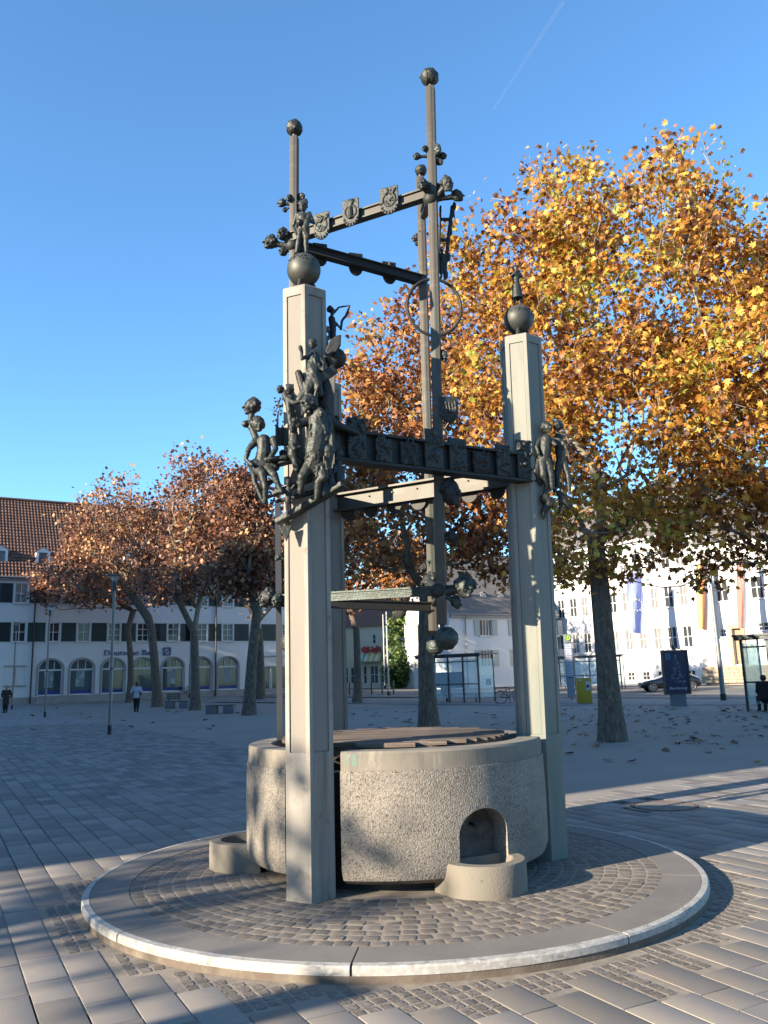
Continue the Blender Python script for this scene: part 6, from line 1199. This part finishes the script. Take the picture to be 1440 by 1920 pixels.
# ---------------------------------------------------------------- leaves on the ground
lv,lf=leafshape('star'); lms=[]
for k in range(5):
    mb=MB(); rg=random.Random(k); mb.add([(x,y,abs(z)*1.2+.06*math.sin(x*6+k)+.05+.12*rg.random()*abs(x)) for x,y,z in lv],lf); lms.append(mb.mesh('fallen_leaf',mat('fallen_leaf_%d'%k,[(.16,.07,.035),(.22,.10,.04),(.11,.055,.035),(.30,.15,.05),(.14,.08,.05)][k],.7)))
nL=0
while nL<280:
    u=rng.random(); 
    if u<.62: x=rng.uniform(1050,1450); y=1326+abs(rng.normal())*42
    elif u<.85: x=rng.uniform(640,1050); y=rng.uniform(1322,1372)
    else: x=rng.uniform(60,520); y=rng.uniform(1310,1372)
    if y>1476: continue
    g=gp(x,y)
    if not insand(g.x,g.y) and x>560: continue
    s=rng.uniform(.14,.23)*(1 if g.y<30 else 1.35); o=link('fallen_leaf',lms[int(rng.integers(5))],None,(g.x,g.y,g.z+.001),(rng.uniform(-.25,.25),rng.uniform(-.25,.25),rng.uniform(0,6.3))); o.scale=(s,s,s)
    tag(o,'brown fallen plane leaf lying on the gravel square','fallen leaf','fallen leaves scattered on the gravel'); nL+=1
g=gp(1238,1750); mb=MB(); mb.add([(x*.11,y*.11,abs(z)*.16+.012) for x,y,z in lv],lf); o=mb.obj('yellow_leaf',mat('bright_leaf',(.65,.50,.04),.6)); o.location=(g.x,g.y,0); tag(o,'bright yellow leaf lying against the foot of the platform kerb','fallen leaf')
g=gp(866,1829); t=thing('litter_wrapper','small crumpled blue and white wrapper on the cobbles before the kerb','litter',tuple(g)); mb=MB(); mb.box((g.x,g.y,.012),(.075,.028,.016),Matrix.Rotation(.1,3,'Z')); mb.obj('wrapper',mat('wrapper_white',(.6,.65,.72),.5),t,bevel=.004); MB().box((g.x+.055,g.y+.002,.012),(.022,.026,.015)).obj('wrapper_end',black,t)
# ---------------------------------------------------------------- outside the frame: things that throw the long shadows
def offpost(label,x,y,h,w,flat=None):
    P_=pz(x,y,0); v=-P_.x*math.sin(a_)+P_.y*math.cos(a_); X_,Y_=sunpos(-8,v); t=thing('sign_post' if not flat else 'shadow_slab',label,'post',(X_,Y_,0)); MB().tube([(X_,Y_,0),(X_,Y_,h)],w,12).obj('pole',polem,t) if not flat else MB().box((X_,Y_,h/2),(flat,.12,h),Matrix.Rotation(a_+PI/2,3,'Z')).obj('panel',gm,t,bevel=.01)
a_=R(SUN_AZ)
offpost('slim grey post left of the viewer, outside the picture',100,1757,3.95,.05); offpost('second slim grey post left of the viewer, outside the picture',100,1717,3.7,.05)
offpost('broad grey slab added unseen behind the viewer to cast a shadow band',480,1893,3.32,.1,.34)  # unseen slab, added only to throw the broad shadow band in front

# houses closing the square behind the viewer
for lb,x0,x1,Yb,h in (('long plastered house row behind the viewer, outside the picture',-60,20,-52,9),('lower house row behind the viewer on the right, outside the picture',24,90,-46,8)):
    hf=Fac(Vector((x1,Yb,0)),Vector((x0,Yb,0))); t=thing('house_row',lb,'house',((x0+x1)/2,Yb,0)); L=x1-x0
    hf.wall(0,L,-.3,h,[]).obj('wall',plaster2,t); gabled(hf,t,0,L,h,h+4,5,plaster2,tileR)
    for k in range(int(L/4)):
        for z in (1.2,4.6): window(hf,t,2+k*4,z,1.2,1.7,2,2,gl1,framew)

# thin vapour trail high in the sky
cm_=bpy.data.materials.new('vapour'); cm_.use_nodes=True; n=cm_.node_tree; b=n.nodes['Principled BSDF']; b.inputs['Base Color'].default_value=(1,1,1,1); b.inputs['Roughness'].default_value=1; tr=n.nodes.new('ShaderNodeBsdfTransparent'); ms=n.nodes.new('ShaderNodeMixShader'); ms.inputs[0].default_value=.99; n.links.new(b.outputs[0],ms.inputs[1]); n.links.new(tr.outputs[0],ms.inputs[2]); n.links.new(ms.outputs[0],n.nodes['Material Output'].inputs[0])
mb=MB(); pa_=px(1055,5,900); pb_=px(925,205,1100); mb.tube([pa_.lerp(pb_,k/12) for k in range(13)],[2.6-.1*k for k in range(13)],8); o=mb.obj('vapour_trail',cm_); tag(o,'faint thin white vapour trail high in the sky left of the golden tree','vapour trail')
